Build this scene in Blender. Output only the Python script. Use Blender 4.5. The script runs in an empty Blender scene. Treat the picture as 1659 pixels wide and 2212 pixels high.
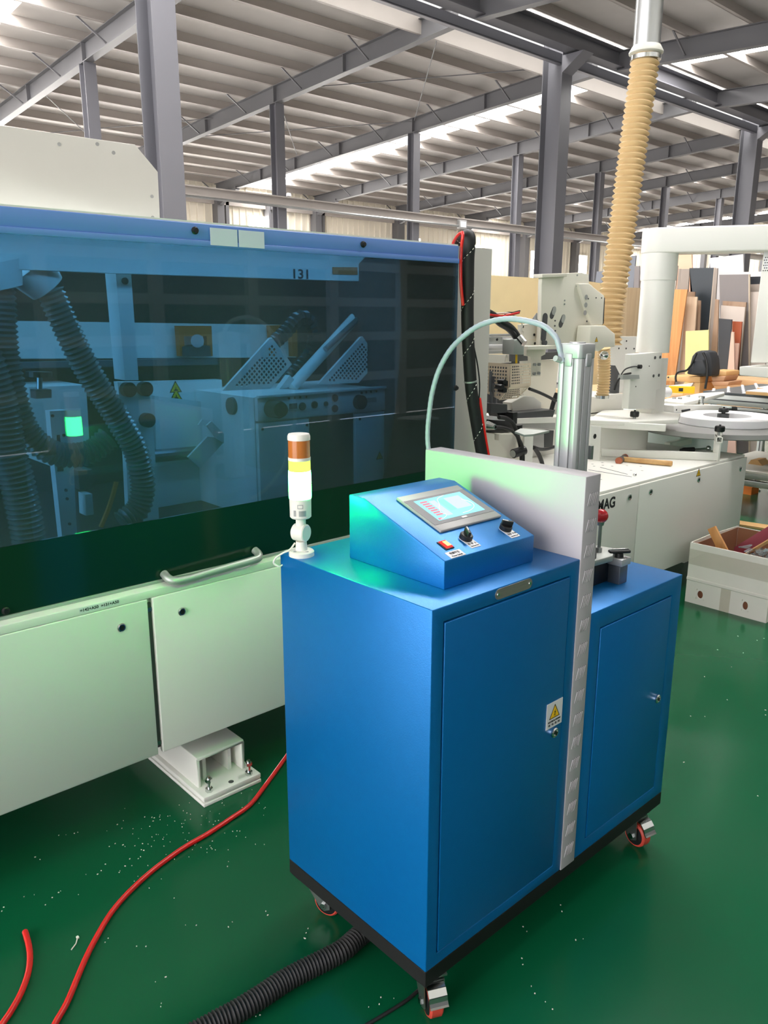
import bpy, bmesh, math, random
from mathutils import Matrix, Vector
random.seed(7)
PI = math.pi
SC = bpy.context.scene
COL = SC.collection

# ------------------------------------------------------------------ camera, world, light, exposure
cam_data = bpy.data.cameras.new('camera'); cam_data.sensor_fit = 'HORIZONTAL'; cam_data.sensor_width = 36.0
cam_data.lens = 1711.84 / 1659 * 36.0; cam_data.clip_end = 200
cam = bpy.data.objects.new('camera', cam_data); COL.objects.link(cam); SC.camera = cam
pitch, roll, yaw = 0.2433, 0.0025, 0.8305
fw = Vector((math.cos(yaw) * math.cos(pitch), math.sin(yaw) * math.cos(pitch), -math.sin(pitch)))
rt0 = Vector((math.sin(yaw), -math.cos(yaw), 0)); up0 = rt0.cross(fw)
rt = math.cos(roll) * rt0 + math.sin(roll) * up0; up = -math.sin(roll) * rt0 + math.cos(roll) * up0
M = Matrix((rt, up, -fw)).transposed().to_4x4(); M.translation = Vector((0, 0, 1.513)); cam.matrix_world = M

world = bpy.data.worlds.new('sky'); SC.world = world; world.use_nodes = True
bg = world.node_tree.nodes['Background']; bg.inputs[0].default_value = (1.0, 0.97, 0.985, 1); bg.inputs[1].default_value = 4.6
SC.view_settings.view_transform = 'Standard'; SC.view_settings.look = 'None'
SC.view_settings.exposure = 0.62; SC.view_settings.gamma = 1.0; SC.view_settings.use_curve_mapping = False
SC.cycles.max_bounces = 8; SC.cycles.diffuse_bounces = 4; SC.cycles.glossy_bounces = 4
SC.cycles.transparent_max_bounces = 16; SC.cycles.sample_clamp_indirect = 6.0
SKYLIGHT = 18.0

# ------------------------------------------------------------------ materials
def lin(c):
    return tuple(((x / 255) / 12.92 if x / 255 <= 0.04045 else ((x / 255 + 0.055) / 1.055) ** 2.4) for x in c) + (1,)
def mat(name, rgb, rough=0.5, metal=0.0, var=0.06, scale=6.0, bump=0.0, bscale=80.0, coat=0.0, aniso=None, spec=None):
    m = bpy.data.materials.new(name); m.use_nodes = True; nt = m.node_tree; b = nt.nodes['Principled BSDF']
    b.inputs['Roughness'].default_value = rough; b.inputs['Metallic'].default_value = metal; b.inputs['Coat Weight'].default_value = coat
    if spec is not None: b.inputs['Specular IOR Level'].default_value = spec
    tc = nt.nodes.new('ShaderNodeTexCoord'); mp = nt.nodes.new('ShaderNodeMapping'); nt.links.new(tc.outputs['Object'], mp.inputs[0])
    if aniso: mp.inputs['Scale'].default_value = aniso
    nz = nt.nodes.new('ShaderNodeTexNoise'); nz.inputs['Scale'].default_value = scale; nz.inputs['Detail'].default_value = 5
    nt.links.new(mp.outputs[0], nz.inputs['Vector'])
    mx = nt.nodes.new('ShaderNodeMix'); mx.data_type = 'RGBA'
    c = lin(rgb); mx.inputs[6].default_value = tuple(x * (1 - var) for x in c[:3]) + (1,); mx.inputs[7].default_value = tuple(min(1, x * (1 + var)) for x in c[:3]) + (1,)
    nt.links.new(nz.outputs['Fac'], mx.inputs[0]); nt.links.new(mx.outputs[2], b.inputs['Base Color'])
    if bump:
        n2 = nt.nodes.new('ShaderNodeTexNoise'); n2.inputs['Scale'].default_value = bscale; n2.inputs['Detail'].default_value = 3
        nt.links.new(tc.outputs['Object'], n2.inputs['Vector'])
        bp = nt.nodes.new('ShaderNodeBump'); bp.inputs['Strength'].default_value = bump; bp.inputs['Distance'].default_value = 0.002
        nt.links.new(n2.outputs['Fac'], bp.inputs['Height']); nt.links.new(bp.outputs[0], b.inputs['Normal'])
    return m
def emit(name, rgb, strength):
    m = bpy.data.materials.new(name); m.use_nodes = True; nt = m.node_tree; nt.nodes.clear()
    e = nt.nodes.new('ShaderNodeEmission'); e.inputs[0].default_value = rgb + (1,); e.inputs[1].default_value = strength
    o = nt.nodes.new('ShaderNodeOutputMaterial'); nt.links.new(e.outputs[0], o.inputs[0]); return m
def wood(name, a, b, axis='z', stretch=14, rough=0.5):
    m = bpy.data.materials.new(name); m.use_nodes = True; nt = m.node_tree; p = nt.nodes['Principled BSDF']; p.inputs['Roughness'].default_value = rough
    tc = nt.nodes.new('ShaderNodeTexCoord'); mp = nt.nodes.new('ShaderNodeMapping'); nt.links.new(tc.outputs['Object'], mp.inputs[0])
    mp.inputs['Scale'].default_value = {'z': (stretch, stretch, 0.7), 'y': (stretch, 0.7, stretch), 'x': (0.7, stretch, stretch)}[axis]
    nz = nt.nodes.new('ShaderNodeTexNoise'); nz.inputs['Scale'].default_value = 1.6; nz.inputs['Detail'].default_value = 6; nz.inputs['Distortion'].default_value = 0.6
    nt.links.new(mp.outputs[0], nz.inputs['Vector'])
    cr = nt.nodes.new('ShaderNodeValToRGB'); cr.color_ramp.elements[0].position = 0.32; cr.color_ramp.elements[1].position = 0.68
    cr.color_ramp.elements[0].color = lin(a); cr.color_ramp.elements[1].color = lin(b)
    nt.links.new(nz.outputs['Fac'], cr.inputs[0]); nt.links.new(cr.outputs[0], p.inputs['Base Color']); return m

BLUE = mat('blue_powder_paint', (5, 112, 182), 0.36, 0.36, 0.05, 40, 0.14, 420)
BLUE_DOOR = BLUE
WHITE = mat('white_machine_paint', (234, 233, 226), 0.42, 0, 0.02, 3)
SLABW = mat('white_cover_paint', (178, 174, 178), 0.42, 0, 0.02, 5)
BEIGE = mat('beige_sheet_steel', (214, 212, 203), 0.45, 0, 0.02, 3)
CREAM = mat('cream_housing', (232, 228, 214), 0.5, 0, 0.03, 4)
BLACKF = mat('black_frame_paint', (7, 8, 8), 0.6, 0, 0.1)
BLACK = mat('black_plastic', (24, 25, 27), 0.4, 0, 0.1)
RUBBER = mat('black_rubber', (30, 30, 31), 0.6, 0, 0.12)
DARKG = mat('dark_grey_steel', (72, 74, 76), 0.5, 0, 0.1)
GREYP = mat('grey_bezel', (112, 113, 116), 0.4, 0, 0.05)
GREYL = mat('light_grey_bezel', (160, 160, 158), 0.4, 0, 0.05)
ALU = mat('aluminium', (192, 193, 194), 0.45, 0.45, 0.05, 8, aniso=(60, 60, 1))
ALUM = mat('matt_aluminium', (188, 192, 188), 0.5, 0.7, 0.05)
CHROME = mat('chrome', (205, 208, 206), 0.16, 1.0, 0.04)
ZINC = mat('zinc_steel', (175, 178, 178), 0.35, 1.0, 0.1, 20)
GALV = mat('galvanised_duct', (205, 208, 208), 0.3, 1.0, 0.1, 9)
IRON = mat('dark_machined_steel', (112, 116, 122), 0.38, 0.6, 0.12)
COLP = mat('grey_column_paint', (112, 112, 118), 0.45, 0, 0.04, 2)
RAFP = mat('grey_rafter_paint', (106, 106, 109), 0.5, 0, 0.04, 2)
PURL = mat('zinc_purlin', (172, 165, 159), 0.55, 0, 0.06, 2)
SHEET = mat('foil_roof_lining', (196, 193, 189), 0.6, 0, 0.05, 3, 0.4, 9)
WALLM = mat('cream_wall_sheet', (238, 231, 214), 0.55, 0, 0.03, 2)
RED = mat('red_ball_plastic', (196, 22, 38), 0.22, 0, 0.04, coat=0.3)
REDH = mat('red_pvc_hose', (226, 34, 30), 0.35, 0, 0.05)
TREAD = mat('red_polyurethane_tread', (196, 70, 56), 0.45, 0, 0.08)
ORANGE = mat('orange_paint', (238, 128, 24), 0.5, 0, 0.08)
YELL = mat('yellow_paint', (246, 196, 24), 0.45, 0, 0.05)
IVORY = mat('ivory_plastic', (236, 233, 222), 0.35, 0, 0.02)
LABELW = mat('white_label', (226, 226, 228), 0.5, 0, 0.02)
INK = mat('black_ink', (30, 32, 36), 0.6, 0, 0.05)
KEYP = mat('brushed_nameplate', (158, 150, 143), 0.4, 0.6, 0.15, 5, aniso=(2, 40, 40))
HOSEG = mat('grey_suction_hose', (98, 98, 95), 0.3, 0, 0.15, 9, coat=0.3)
HOSEB = mat('beige_dust_hose', (208, 180, 134), 0.45, 0, 0.08, 12)
SPIRAL = mat('spiral_wrap', (168, 176, 188), 0.3, 0, 0.12, 30)
CARDW = mat('whitewashed_cardboard', (228, 223, 214), 0.7, 0, 0.05, 7)
CARDB = mat('brown_cardboard', (150, 104, 76), 0.75, 0, 0.1, 7)
CARDT = mat('tan_cardboard', (216, 172, 116), 0.7, 0, 0.06, 7)
BAG = mat('black_nylon', (48, 50, 54), 0.7, 0, 0.15, 20)
FLOORPIECE = mat('white_offcut', (222, 216, 200), 0.6)
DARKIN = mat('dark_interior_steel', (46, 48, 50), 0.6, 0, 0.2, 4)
PANELK = mat('dark_green_acrylic', (14, 46, 34), 0.12, 0, 0.05, 3)
ORF = mat('orange_guard', (214, 112, 40), 0.5)
REDB = mat('burgundy_board', (128, 44, 60), 0.45)

def floor_mat():
    m = bpy.data.materials.new('green_epoxy'); m.use_nodes = True; nt = m.node_tree; b = nt.nodes['Principled BSDF']
    tc = nt.nodes.new('ShaderNodeTexCoord')
    n1 = nt.nodes.new('ShaderNodeTexNoise'); n1.inputs['Scale'].default_value = 0.9; n1.inputs['Detail'].default_value = 4
    n2 = nt.nodes.new('ShaderNodeTexNoise'); n2.inputs['Scale'].default_value = 14; n2.inputs['Detail'].default_value = 4
    for n in (n1, n2): nt.links.new(tc.outputs['Object'], n.inputs['Vector'])
    cr = nt.nodes.new('ShaderNodeValToRGB'); cr.color_ramp.elements[0].position = 0.3; cr.color_ramp.elements[1].position = 0.75
    cr.color_ramp.elements[0].color = lin((8, 85, 53)); cr.color_ramp.elements[1].color = lin((10, 92, 57))
    nt.links.new(n1.outputs['Fac'], cr.inputs[0]); nt.links.new(cr.outputs[0], b.inputs['Base Color'])
    mr = nt.nodes.new('ShaderNodeMapRange'); mr.inputs[3].default_value = 0.16; mr.inputs[4].default_value = 0.23; b.inputs['Specular IOR Level'].default_value = 0.32
    nt.links.new(n2.outputs['Fac'], mr.inputs[0]); nt.links.new(mr.outputs[0], b.inputs['Roughness'])
    bp = nt.nodes.new('ShaderNodeBump'); bp.inputs['Strength'].default_value = 0.05; bp.inputs['Distance'].default_value = 0.004
    nt.links.new(n1.outputs['Fac'], bp.inputs['Height']); nt.links.new(bp.outputs[0], b.inputs['Normal'])
    return m
FLOORM = floor_mat()
def glass_mat(name, tint, dust=0.03, refl=0.06):
    m = bpy.data.materials.new(name); m.use_nodes = True; nt = m.node_tree; nt.nodes.clear()
    o = nt.nodes.new('ShaderNodeOutputMaterial'); t = nt.nodes.new('ShaderNodeBsdfTransparent'); t.inputs[0].default_value = tint + (1,)
    g = nt.nodes.new('ShaderNodeBsdfGlossy'); g.inputs['Roughness'].default_value = 0.015
    d = nt.nodes.new('ShaderNodeBsdfDiffuse'); d.inputs[0].default_value = (0.55, 0.7, 0.75, 1)
    fr = nt.nodes.new('ShaderNodeFresnel'); fr.inputs[0].default_value = 1.45
    m1 = nt.nodes.new('ShaderNodeMixShader'); m1.inputs[0].default_value = dust; m2 = nt.nodes.new('ShaderNodeMixShader')
    tc = nt.nodes.new('ShaderNodeTexCoord'); nz = nt.nodes.new('ShaderNodeTexNoise'); nz.inputs['Scale'].default_value = 2.5; nz.inputs['Detail'].default_value = 6
    nt.links.new(tc.outputs['Object'], nz.inputs['Vector'])
    mr = nt.nodes.new('ShaderNodeMapRange'); mr.inputs[1].default_value = 0.3; mr.inputs[2].default_value = 0.75; mr.inputs[3].default_value = dust * 0.7; mr.inputs[4].default_value = dust * 1.4
    nt.links.new(nz.outputs['Fac'], mr.inputs[0]); nt.links.new(mr.outputs[0], m1.inputs[0])
    nt.links.new(t.outputs[0], m1.inputs[1]); nt.links.new(d.outputs[0], m1.inputs[2])
    nt.links.new(fr.outputs[0], m2.inputs[0]); nt.links.new(m1.outputs[0], m2.inputs[1]); nt.links.new(g.outputs[0], m2.inputs[2])
    nt.links.new(m2.outputs[0], o.inputs[0]); return m
GLASS = glass_mat('blue_tinted_hood_glass', (0.20, 0.40, 0.56), 0.045)  # dust film put in so the green lamp glows on the glass
AMBER = mat('amber_lens', (196, 116, 52), 0.2, 0, 0.08, 30, coat=0.4)
SKYL = emit('daylit_translucent_sheet', (1.0, 0.97, 0.95), SKYLIGHT)
RIDGEL = emit('daylit_ridge_opening', (1.0, 0.97, 0.92), 12.0)
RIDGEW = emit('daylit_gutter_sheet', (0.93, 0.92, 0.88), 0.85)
WINL = emit('daylit_window', (1.0, 0.96, 0.92), 20.0)
RIBL = emit('added_ribbon_glow', (1.0, 0.98, 0.95), 0.6)  # glow of the unseen ribbon windows added to light the roof
GREENL = emit('lit_green_lens', (0.014, 1.0, 0.06), 150.0)
HOODFILL = emit('added_hood_fill', (0.95, 1.0, 1.0), 15.0)  # added glow to brighten the inside of the hood
REARFILL = emit('added_rear_fill', (0.95, 1.0, 1.0), 9.0)  # second added glow, for the rear of the hood
YELLL = emit('yellow_lens_spill_glow', (0.58, 0.95, 0.14), 1.1)  # emission put in for green light rising into the yellow tier
RAILB = mat('blue_rail_paint', (102, 142, 218), 0.35, 0, 0.03)
STICK = mat('pale_sticker', (214, 214, 234), 0.5, 0, 0.02)
REDL = emit('lit_red_rocker', (1.0, 0.06, 0.05), 0.9)
REDHOT = emit('lit_rocker_lamp', (1.0, 0.55, 0.2), 1.6)
SCREEN = emit('screen_cyan', (0.32, 0.74, 0.86), 1.0)
SCRRED = emit('screen_red', (0.70, 0.24, 0.30), 1.0)
SCRGRN = emit('screen_green', (0.28, 0.78, 0.60), 1.0)
SCRLIL = emit('screen_lilac', (0.55, 0.62, 0.82), 1.0)
SCRWHT = emit('screen_white', (0.8, 0.97, 1.0), 1.0)

# ------------------------------------------------------------------ mesh helpers
class MB:
    def __init__(s): s.v = []; s.f = []
    def add(s, vs, fs):
        o = len(s.v); s.v += [tuple(v) for v in vs]; s.f += [tuple(i + o for i in f) for f in fs]; return s
    def box(s, x0, x1, y0, y1, z0, z1):
        return s.add([(x0, y0, z0), (x1, y0, z0), (x1, y1, z0), (x0, y1, z0), (x0, y0, z1), (x1, y0, z1), (x1, y1, z1), (x0, y1, z1)],
                     [(0, 3, 2, 1), (4, 5, 6, 7), (0, 1, 5, 4), (1, 2, 6, 5), (2, 3, 7, 6), (3, 0, 4, 7)])
    def obox(s, c, size, rot):
        a, b, d = (x / 2 for x in size); c = Vector(c)
        vs = [c + rot @ Vector((i * a, j * b, k * d)) for i, j, k in ((-1, -1, -1), (1, -1, -1), (1, 1, -1), (-1, 1, -1), (-1, -1, 1), (1, -1, 1), (1, 1, 1), (-1, 1, 1))]
        return s.add(vs, [(0, 3, 2, 1), (4, 5, 6, 7), (0, 1, 5, 4), (1, 2, 6, 5), (2, 3, 7, 6), (3, 0, 4, 7)])
    def bar(s, p, q, w, h, up=(0, 0, 1)):
        p, q = Vector(p), Vector(q); d = (q - p); L = d.length; d.normalize(); u = Vector(up)
        r = d.cross(u)
        if r.length < 1e-4: r = d.cross(Vector((0, 1, 0)))
        r.normalize(); u = r.cross(d)
        return s.obox((p + q) / 2, (L, w, h), Matrix((d, r, u)).transposed())
    def prism(s, poly, axis, a, b):
        ar = sum(poly[i][0] * poly[(i + 1) % len(poly)][1] - poly[(i + 1) % len(poly)][0] * poly[i][1] for i in range(len(poly)))
        if ar < 0: poly = poly[::-1]
        def P(p, t): return (t, p[0], p[1]) if axis == 'x' else (p[0], t, p[1]) if axis == 'y' else (p[0], p[1], t)
        n = len(poly); vs = [P(p, a) for p in poly] + [P(p, b) for p in poly]
        fs = [tuple(range(n))[::-1], tuple(range(n, 2 * n))] + [(i, (i + 1) % n, (i + 1) % n + n, i + n) for i in range(n)]
        if axis == 'y': fs = [f[::-1] for f in fs]
        if b < a: fs = [f[::-1] for f in fs]
        return s.add(vs, fs)
    def cyl(s, p, q, r, r2=None, n=16):
        p, q = Vector(p), Vector(q); r2 = r if r2 is None else r2; d = (q - p).normalized()
        u = d.cross(Vector((0, 0, 1)) if abs(d.z) < 0.9 else Vector((1, 0, 0))).normalized(); w = d.cross(u)
        cs = [(math.cos(2 * PI * i / n), math.sin(2 * PI * i / n)) for i in range(n)]
        vs = [p + (u * c + w * t) * r for c, t in cs] + [q + (u * c + w * t) * r2 for c, t in cs]
        return s.add(vs, [tuple(range(n))[::-1], tuple(range(n, 2 * n))] + [(i, (i + 1) % n, (i + 1) % n + n, i + n) for i in range(n)])
    def lathe(s, prof, base, n=32, axis=(0, 0, 1)):
        d = Vector(axis).normalized(); u = d.cross(Vector((0, 1, 0)) if abs(d.y) < 0.9 else Vector((1, 0, 0))).normalized(); w = d.cross(u); b = Vector(base)
        vs = []; fs = []
        for r, h in prof:
            vs += [b + d * h + (u * math.cos(2 * PI * i / n) + w * math.sin(2 * PI * i / n)) * max(r, 1e-5) for i in range(n)]
        for k in range(len(prof) - 1):
            fs += [(k * n + i, k * n + (i + 1) % n, (k + 1) * n + (i + 1) % n, (k + 1) * n + i) for i in range(n)]
        fs += [tuple(range(n))[::-1], tuple(range((len(prof) - 1) * n, len(prof) * n))]
        return s.add(vs, fs)
    def sphere(s, c, r, n=16, m=10):
        return s.lathe([(r * math.sin(PI * k / m), -r * math.cos(PI * k / m)) for k in range(m + 1)], c, n)
    def tube(s, pts, r, n=10):
        pts = [Vector(p) for p in pts]; N = len(pts); vs = []; fs = []
        t = (pts[1] - pts[0]).normalized(); u = t.cross(Vector((0, 0, 1)) if abs(t.z) < 0.9 else Vector((1, 0, 0))).normalized()
        for k, p in enumerate(pts):
            t = (pts[min(k + 1, N - 1)] - pts[max(k - 1, 0)]).normalized(); u = (u - t * u.dot(t)).normalized(); w = t.cross(u)
            rr = r(k) if callable(r) else r
            vs += [p + (u * math.cos(2 * PI * i / n) + w * math.sin(2 * PI * i / n)) * rr for i in range(n)]
        for k in range(N - 1):
            fs += [(k * n + i, k * n + (i + 1) % n, (k + 1) * n + (i + 1) % n, (k + 1) * n + i) for i in range(n)]
        fs += [tuple(range(n))[::-1], tuple(range((N - 1) * n, N * n))]
        return s.add(vs, fs)
    def quad(s, a, b, c, d): return s.add([a, b, c, d], [(0, 1, 2, 3)])
def spline(pts, step):
    pts = [Vector(p) for p in pts]; P = [2 * pts[0] - pts[1]] + pts + [2 * pts[-1] - pts[-2]]; dense = []
    for i in range(1, len(P) - 2):
        a, b, c, d = P[i - 1:i + 3]
        for k in range(24):
            t = k / 24; dense.append(0.5 * (2 * b + (c - a) * t + (2 * a - 5 * b + 4 * c - d) * t * t + (3 * b - a - 3 * c + d) * t ** 3))
    dense.append(pts[-1]); out = [dense[0]]; acc = 0
    for i in range(1, len(dense)):
        seg = dense[i] - dense[i - 1]; L = seg.length
        while acc + L >= step and L > 1e-9:
            f = (step - acc) / L; q = dense[i] - seg * (1 - f); out.append(q); seg = dense[i] - q; L = seg.length; acc = 0
        acc += L
    out.append(dense[-1]) if (out[-1] - dense[-1]).length > step * 0.3 else None
    return out
def hose(pts, r, pitch, depth, n=18, sub=4):
    p = spline(pts, pitch / sub)
    return MB().tube(p, lambda k: r - depth * 0.5 + depth * 0.5 * math.cos(2 * PI * k / sub), n)

LOC = {}
def thing(name, label, cat, loc, group=None):
    o = bpy.data.objects.new(name, None); COL.objects.link(o); o.location = loc; o.empty_display_size = 0.05
    o['label'] = label; o['category'] = cat
    if group: o['group'] = group
    LOC[o] = Vector(loc); return o
def tag(o, label, cat, group=None):
    o['label'] = label; o['category'] = cat
    if group: o['group'] = group
    return o
def attach(o, parent):
    if parent is None: return
    o.parent = parent
    if parent in LOC: o.matrix_parent_inverse = Matrix.Translation(-LOC[parent])
def build(mb, name, m, parent=None, bevel=0.0, smooth=None, kind=None, label=None, seg=2):
    me = bpy.data.meshes.new(name)
    me.from_pydata(mb.v, [], mb.f)
    bm = bmesh.new(); bm.from_mesh(me)
    bmesh.ops.remove_doubles(bm, verts=bm.verts, dist=1e-6)
    bmesh.ops.recalc_face_normals(bm, faces=bm.faces)
    if bevel:
        ed = [e for e in bm.edges if len(e.link_faces) == 2 and e.calc_face_angle(0) > 0.5]
        bmesh.ops.bevel(bm, geom=ed, offset=bevel, segments=seg, affect='EDGES', profile=0.5, clamp_overlap=True)
    bm.to_mesh(me); bm.free()
    if smooth is None: smooth = bevel > 0
    if smooth:
        me.shade_smooth(); me.set_sharp_from_angle(angle=0.6 if not bevel else 0.9)
    me.materials.append(m)
    o = bpy.data.objects.new(name, me); COL.objects.link(o); attach(o, parent)
    if kind: o['kind'] = kind
    if label: o['label'] = label
    return o
def clone(o, offset, parent):
    c = o.copy(); COL.objects.link(c); c.location = Vector(o.location) + Vector(offset); c.parent = parent; return c
def text(s, size, org, xd, yd, m, parent, name='lettering', width=None, align='LEFT', bold=0.0):
    cu = bpy.data.curves.new('lettering', 'FONT'); cu.body = s; cu.size = size; cu.align_x = align; cu.offset = bold
    cu.extrude = 0.0002 / max(size, 1e-3) * size
    t = bpy.data.objects.new('lettering', cu); COL.objects.link(t)
    dg = bpy.context.evaluated_depsgraph_get(); me = bpy.data.meshes.new_from_object(t.evaluated_get(dg)); bpy.data.objects.remove(t)
    xd = Vector(xd).normalized(); yd = Vector(yd).normalized(); z = xd.cross(yd)
    xs = [v.co.x for v in me.vertices]; k = 1.0
    if width and xs: k = width / max(1e-6, (max(xs) - min(xs)))
    for v in me.vertices: v.co = Vector(org) + xd * v.co.x * k + yd * v.co.y + z * v.co.z
    me.materials.clear(); me.materials.append(m)
    o = bpy.data.objects.new(name, me); COL.objects.link(o); attach(o, parent); return o
def perf(mb, poly, e0, e1, pitch, hole, margin, P, th=0.0015):
    """perforated sheet: poly in 2-D, cells along the directions e0/e1, P maps 2-D to 3-D"""
    e0 = Vector(e0).normalized(); e1 = Vector(e1).normalized(); det = e0.x * e1.y - e0.y * e1.x
    tol = lambda p: ((p[0] * e1.y - p[1] * e1.x) / det, (e0.x * p[1] - e0.y * p[0]) / det)
    fro = lambda a: e0 * a[0] + e1 * a[1]
    L = [tol(p) for p in poly]; ar = sum(L[i][0] * L[(i + 1) % len(L)][1] - L[(i + 1) % len(L)][0] * L[i][1] for i in range(len(L)))
    if ar < 0: L = L[::-1]
    def inside(p, mg):
        for i in range(len(L)):
            a, b = L[i], L[(i + 1) % len(L)]; ex, ey = b[0] - a[0], b[1] - a[1]; l = math.hypot(ex, ey)
            if (ex * (p[1] - a[1]) - ey * (p[0] - a[0])) / l < mg: return False
        return True
    def clip(cell):
        out = cell
        for i in range(len(L)):
            a, b = L[i], L[(i + 1) % len(L)]; ex, ey = b[0] - a[0], b[1] - a[1]; inp = out; out = []
            sd = lambda p: ex * (p[1] - a[1]) - ey * (p[0] - a[0])
            for j in range(len(inp)):
                p, q = inp[j], inp[(j + 1) % len(inp)]; s1, s2 = sd(p), sd(q)
                if s1 >= 0: out.append(p)
                if (s1 >= 0) != (s2 >= 0): t = s1 / (s1 - s2); out.append((p[0] + (q[0] - p[0]) * t, p[1] + (q[1] - p[1]) * t))
            if not out: return []
        return out
    x0 = min(p[0] for p in L); x1 = max(p[0] for p in L); y0 = min(p[1] for p in L); y1 = max(p[1] for p in L)
    nx = int((x1 - x0) / pitch) + 1; ny = int((y1 - y0) / pitch) + 1
    for i in range(nx):
        for j in range(ny):
            cx, cy = x0 + i * pitch, y0 + j * pitch; c = [(cx, cy), (cx + pitch, cy), (cx + pitch, cy + pitch), (cx, cy + pitch)]
            if all(inside(p, margin) for p in c):
                h = (pitch - hole) / 2; d = [(cx + h, cy + h), (cx + pitch - h, cy + h), (cx + pitch - h, cy + pitch - h), (cx + h, cy + pitch - h)]
                mb.add([P(fro(p)) for p in c + d], [(0, 1, 5, 4), (1, 2, 6, 5), (2, 3, 7, 6), (3, 0, 4, 7)])
            else:
                k = clip(c)
                if len(k) >= 3: mb.add([P(fro(p)) for p in k], [tuple(range(len(k)))])
    return mb
def hscrew(mb, p, r, nrm=(0, -1, 0), h=0.004):
    p = Vector(p); n = Vector(nrm); mb.cyl(p, p + n * h, r, r * 0.9, 10); return mb
def quarter_lock(parent, p, r, nrm=(0, -1, 0), name='lock'):
    n = Vector(nrm); p = Vector(p)
    o = build(MB().lathe([(r, 0), (r, 0.004), (r * 0.8, 0.006), (r * 0.62, 0.006), (r * 0.58, 0.003), (0, 0.003)], p, 20, n), name, CHROME, parent, smooth=True)
    k = build(MB().lathe([(r * 0.36, 0.003), (r * 0.36, 0.0055), (0, 0.0055)], p, 10, n), 'key_slot', BLACK, o); return o
def i_beam(mb, p, q, h, b, tf, tw, up=(0, 0, 1)):
    p, q, u = Vector(p), Vector(q), Vector(up); d = (q - p).normalized(); r = d.cross(u).normalized(); u = r.cross(d)
    mb.bar(p, q, tw, h - 2 * tf, u)
    for s in (-1, 1): mb.bar(p + u * s * (h - tf) / 2, q + u * s * (h - tf) / 2, b, tf, u)
    return mb

# ------------------------------------------------------------------ setting: hall
RIDGE = 11.2
def zr(y): return 6.74 - 0.0527 * abs(y - RIDGE)          # underside of the rafters
build(MB().box(-8, 11, -5, 5.8, -0.1, 0), 'floor', FLOORM, kind='structure')
BOUNCEF = mat('pale_bounce_floor', (150, 147, 144), 0.5, 0, 0.06, 1.5)
build(MB().box(-8, 49, 5.8, 28, -0.1, 0).box(11, 49, -5, 5.8, -0.1, 0), 'floor', BOUNCEF, kind='structure')  # hidden floor beyond the green, made pale to bounce neutral light
ceil = bpy.data.objects.new('ceiling', None); COL.objects.link(ceil); ceil['kind'] = 'structure'
SKX = [(4.9, 6.1), (18.1, 19.3), (31.8, 33.0), (45.0, 46.2)]
WX0, WX1, WY0, WY1 = -8.0, 48.6, -5.0, 27.8
ZS = 0.60
def roof_panel(mb, xa, xb, ya, yb, dz=0.0, th=0.05):
    za, zb = zr(ya) + ZS + dz, zr(yb) + ZS + dz
    mb.add([(xa, ya, za), (xb, ya, za), (xb, yb, zb), (xa, yb, zb), (xa, ya, za + th), (xb, ya, za + th), (xb, yb, zb + th), (xa, yb, zb + th)],
           [(0, 3, 2, 1), (4, 5, 6, 7), (0, 1, 5, 4), (1, 2, 6, 5), (2, 3, 7, 6), (3, 0, 4, 7)])
edges = [WX0] + [e for s in SKX for e in s] + [WX1]
for k in range(0, len(edges), 2):                          # lining between the translucent strips, each slope a sheet panel
    for ya, yb in ((WY0, 10.6), (12.5, WY1)):
        mb = MB(); roof_panel(mb, edges[k], edges[k + 1], ya, yb); build(mb, 'lining_panel', SHEET, ceil, kind='structure')
for xa, xb in SKX:
    mb = MB(); yk = 8.2 if xa > 10 else 0.0; roof_panel(mb, xa, xb, WY0, yk); build(mb, 'lining_panel', SHEET, ceil, kind='structure')
    for ya, yb in ((yk, 10.6), (12.5, 27.2)):
        mb = MB(); roof_panel(mb, xa, xb, ya, yb, 0.01); build(mb, 'skylight', SKYL, ceil)
mb = MB(); roof_panel(mb, WX0, WX1, 11.0, 11.35, 0.0, 0.03); build(mb, 'ridge_light', RIDGEL, ceil)
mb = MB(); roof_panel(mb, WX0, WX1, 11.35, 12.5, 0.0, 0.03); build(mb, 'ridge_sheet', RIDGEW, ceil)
mb = MB(); roof_panel(mb, WX0, WX1, 10.6, 11.0, 0.02, 0.03); build(mb, 'ridge_sheet', SHEET, ceil)
pm = MB()
pm.box(WX0, WX1, -0.01, 0.01, -0.2, 0); pm.box(WX0, WX1, -0.01, 0.07, -0.02, 0); pm.box(WX0, WX1, -0.07, 0.01, -0.2, -0.185)
pur = None
for y in [12.55 + 1.16 * k for k in range(14)] + [10.45 - 1.3 * k for k in range(12)]:
    if pur is None: pur = build(pm, 'purlin', PURL, ceil); pur.location = (0, y, zr(y) + ZS)
    else:
        c = clone(pur, (0, 0, 0), ceil); c.location = (0, y, zr(y) + ZS)
em = MB().box(WX0, WX1, 12.2, 12.26, zr(12.2) + 0.12, zr(12.2) + ZS)
build(em, 'eave_purlin', PURL, ceil)
RX = [7.48 + 4.62 * k for k in range(-3, 10)]
RAF = None
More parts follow.
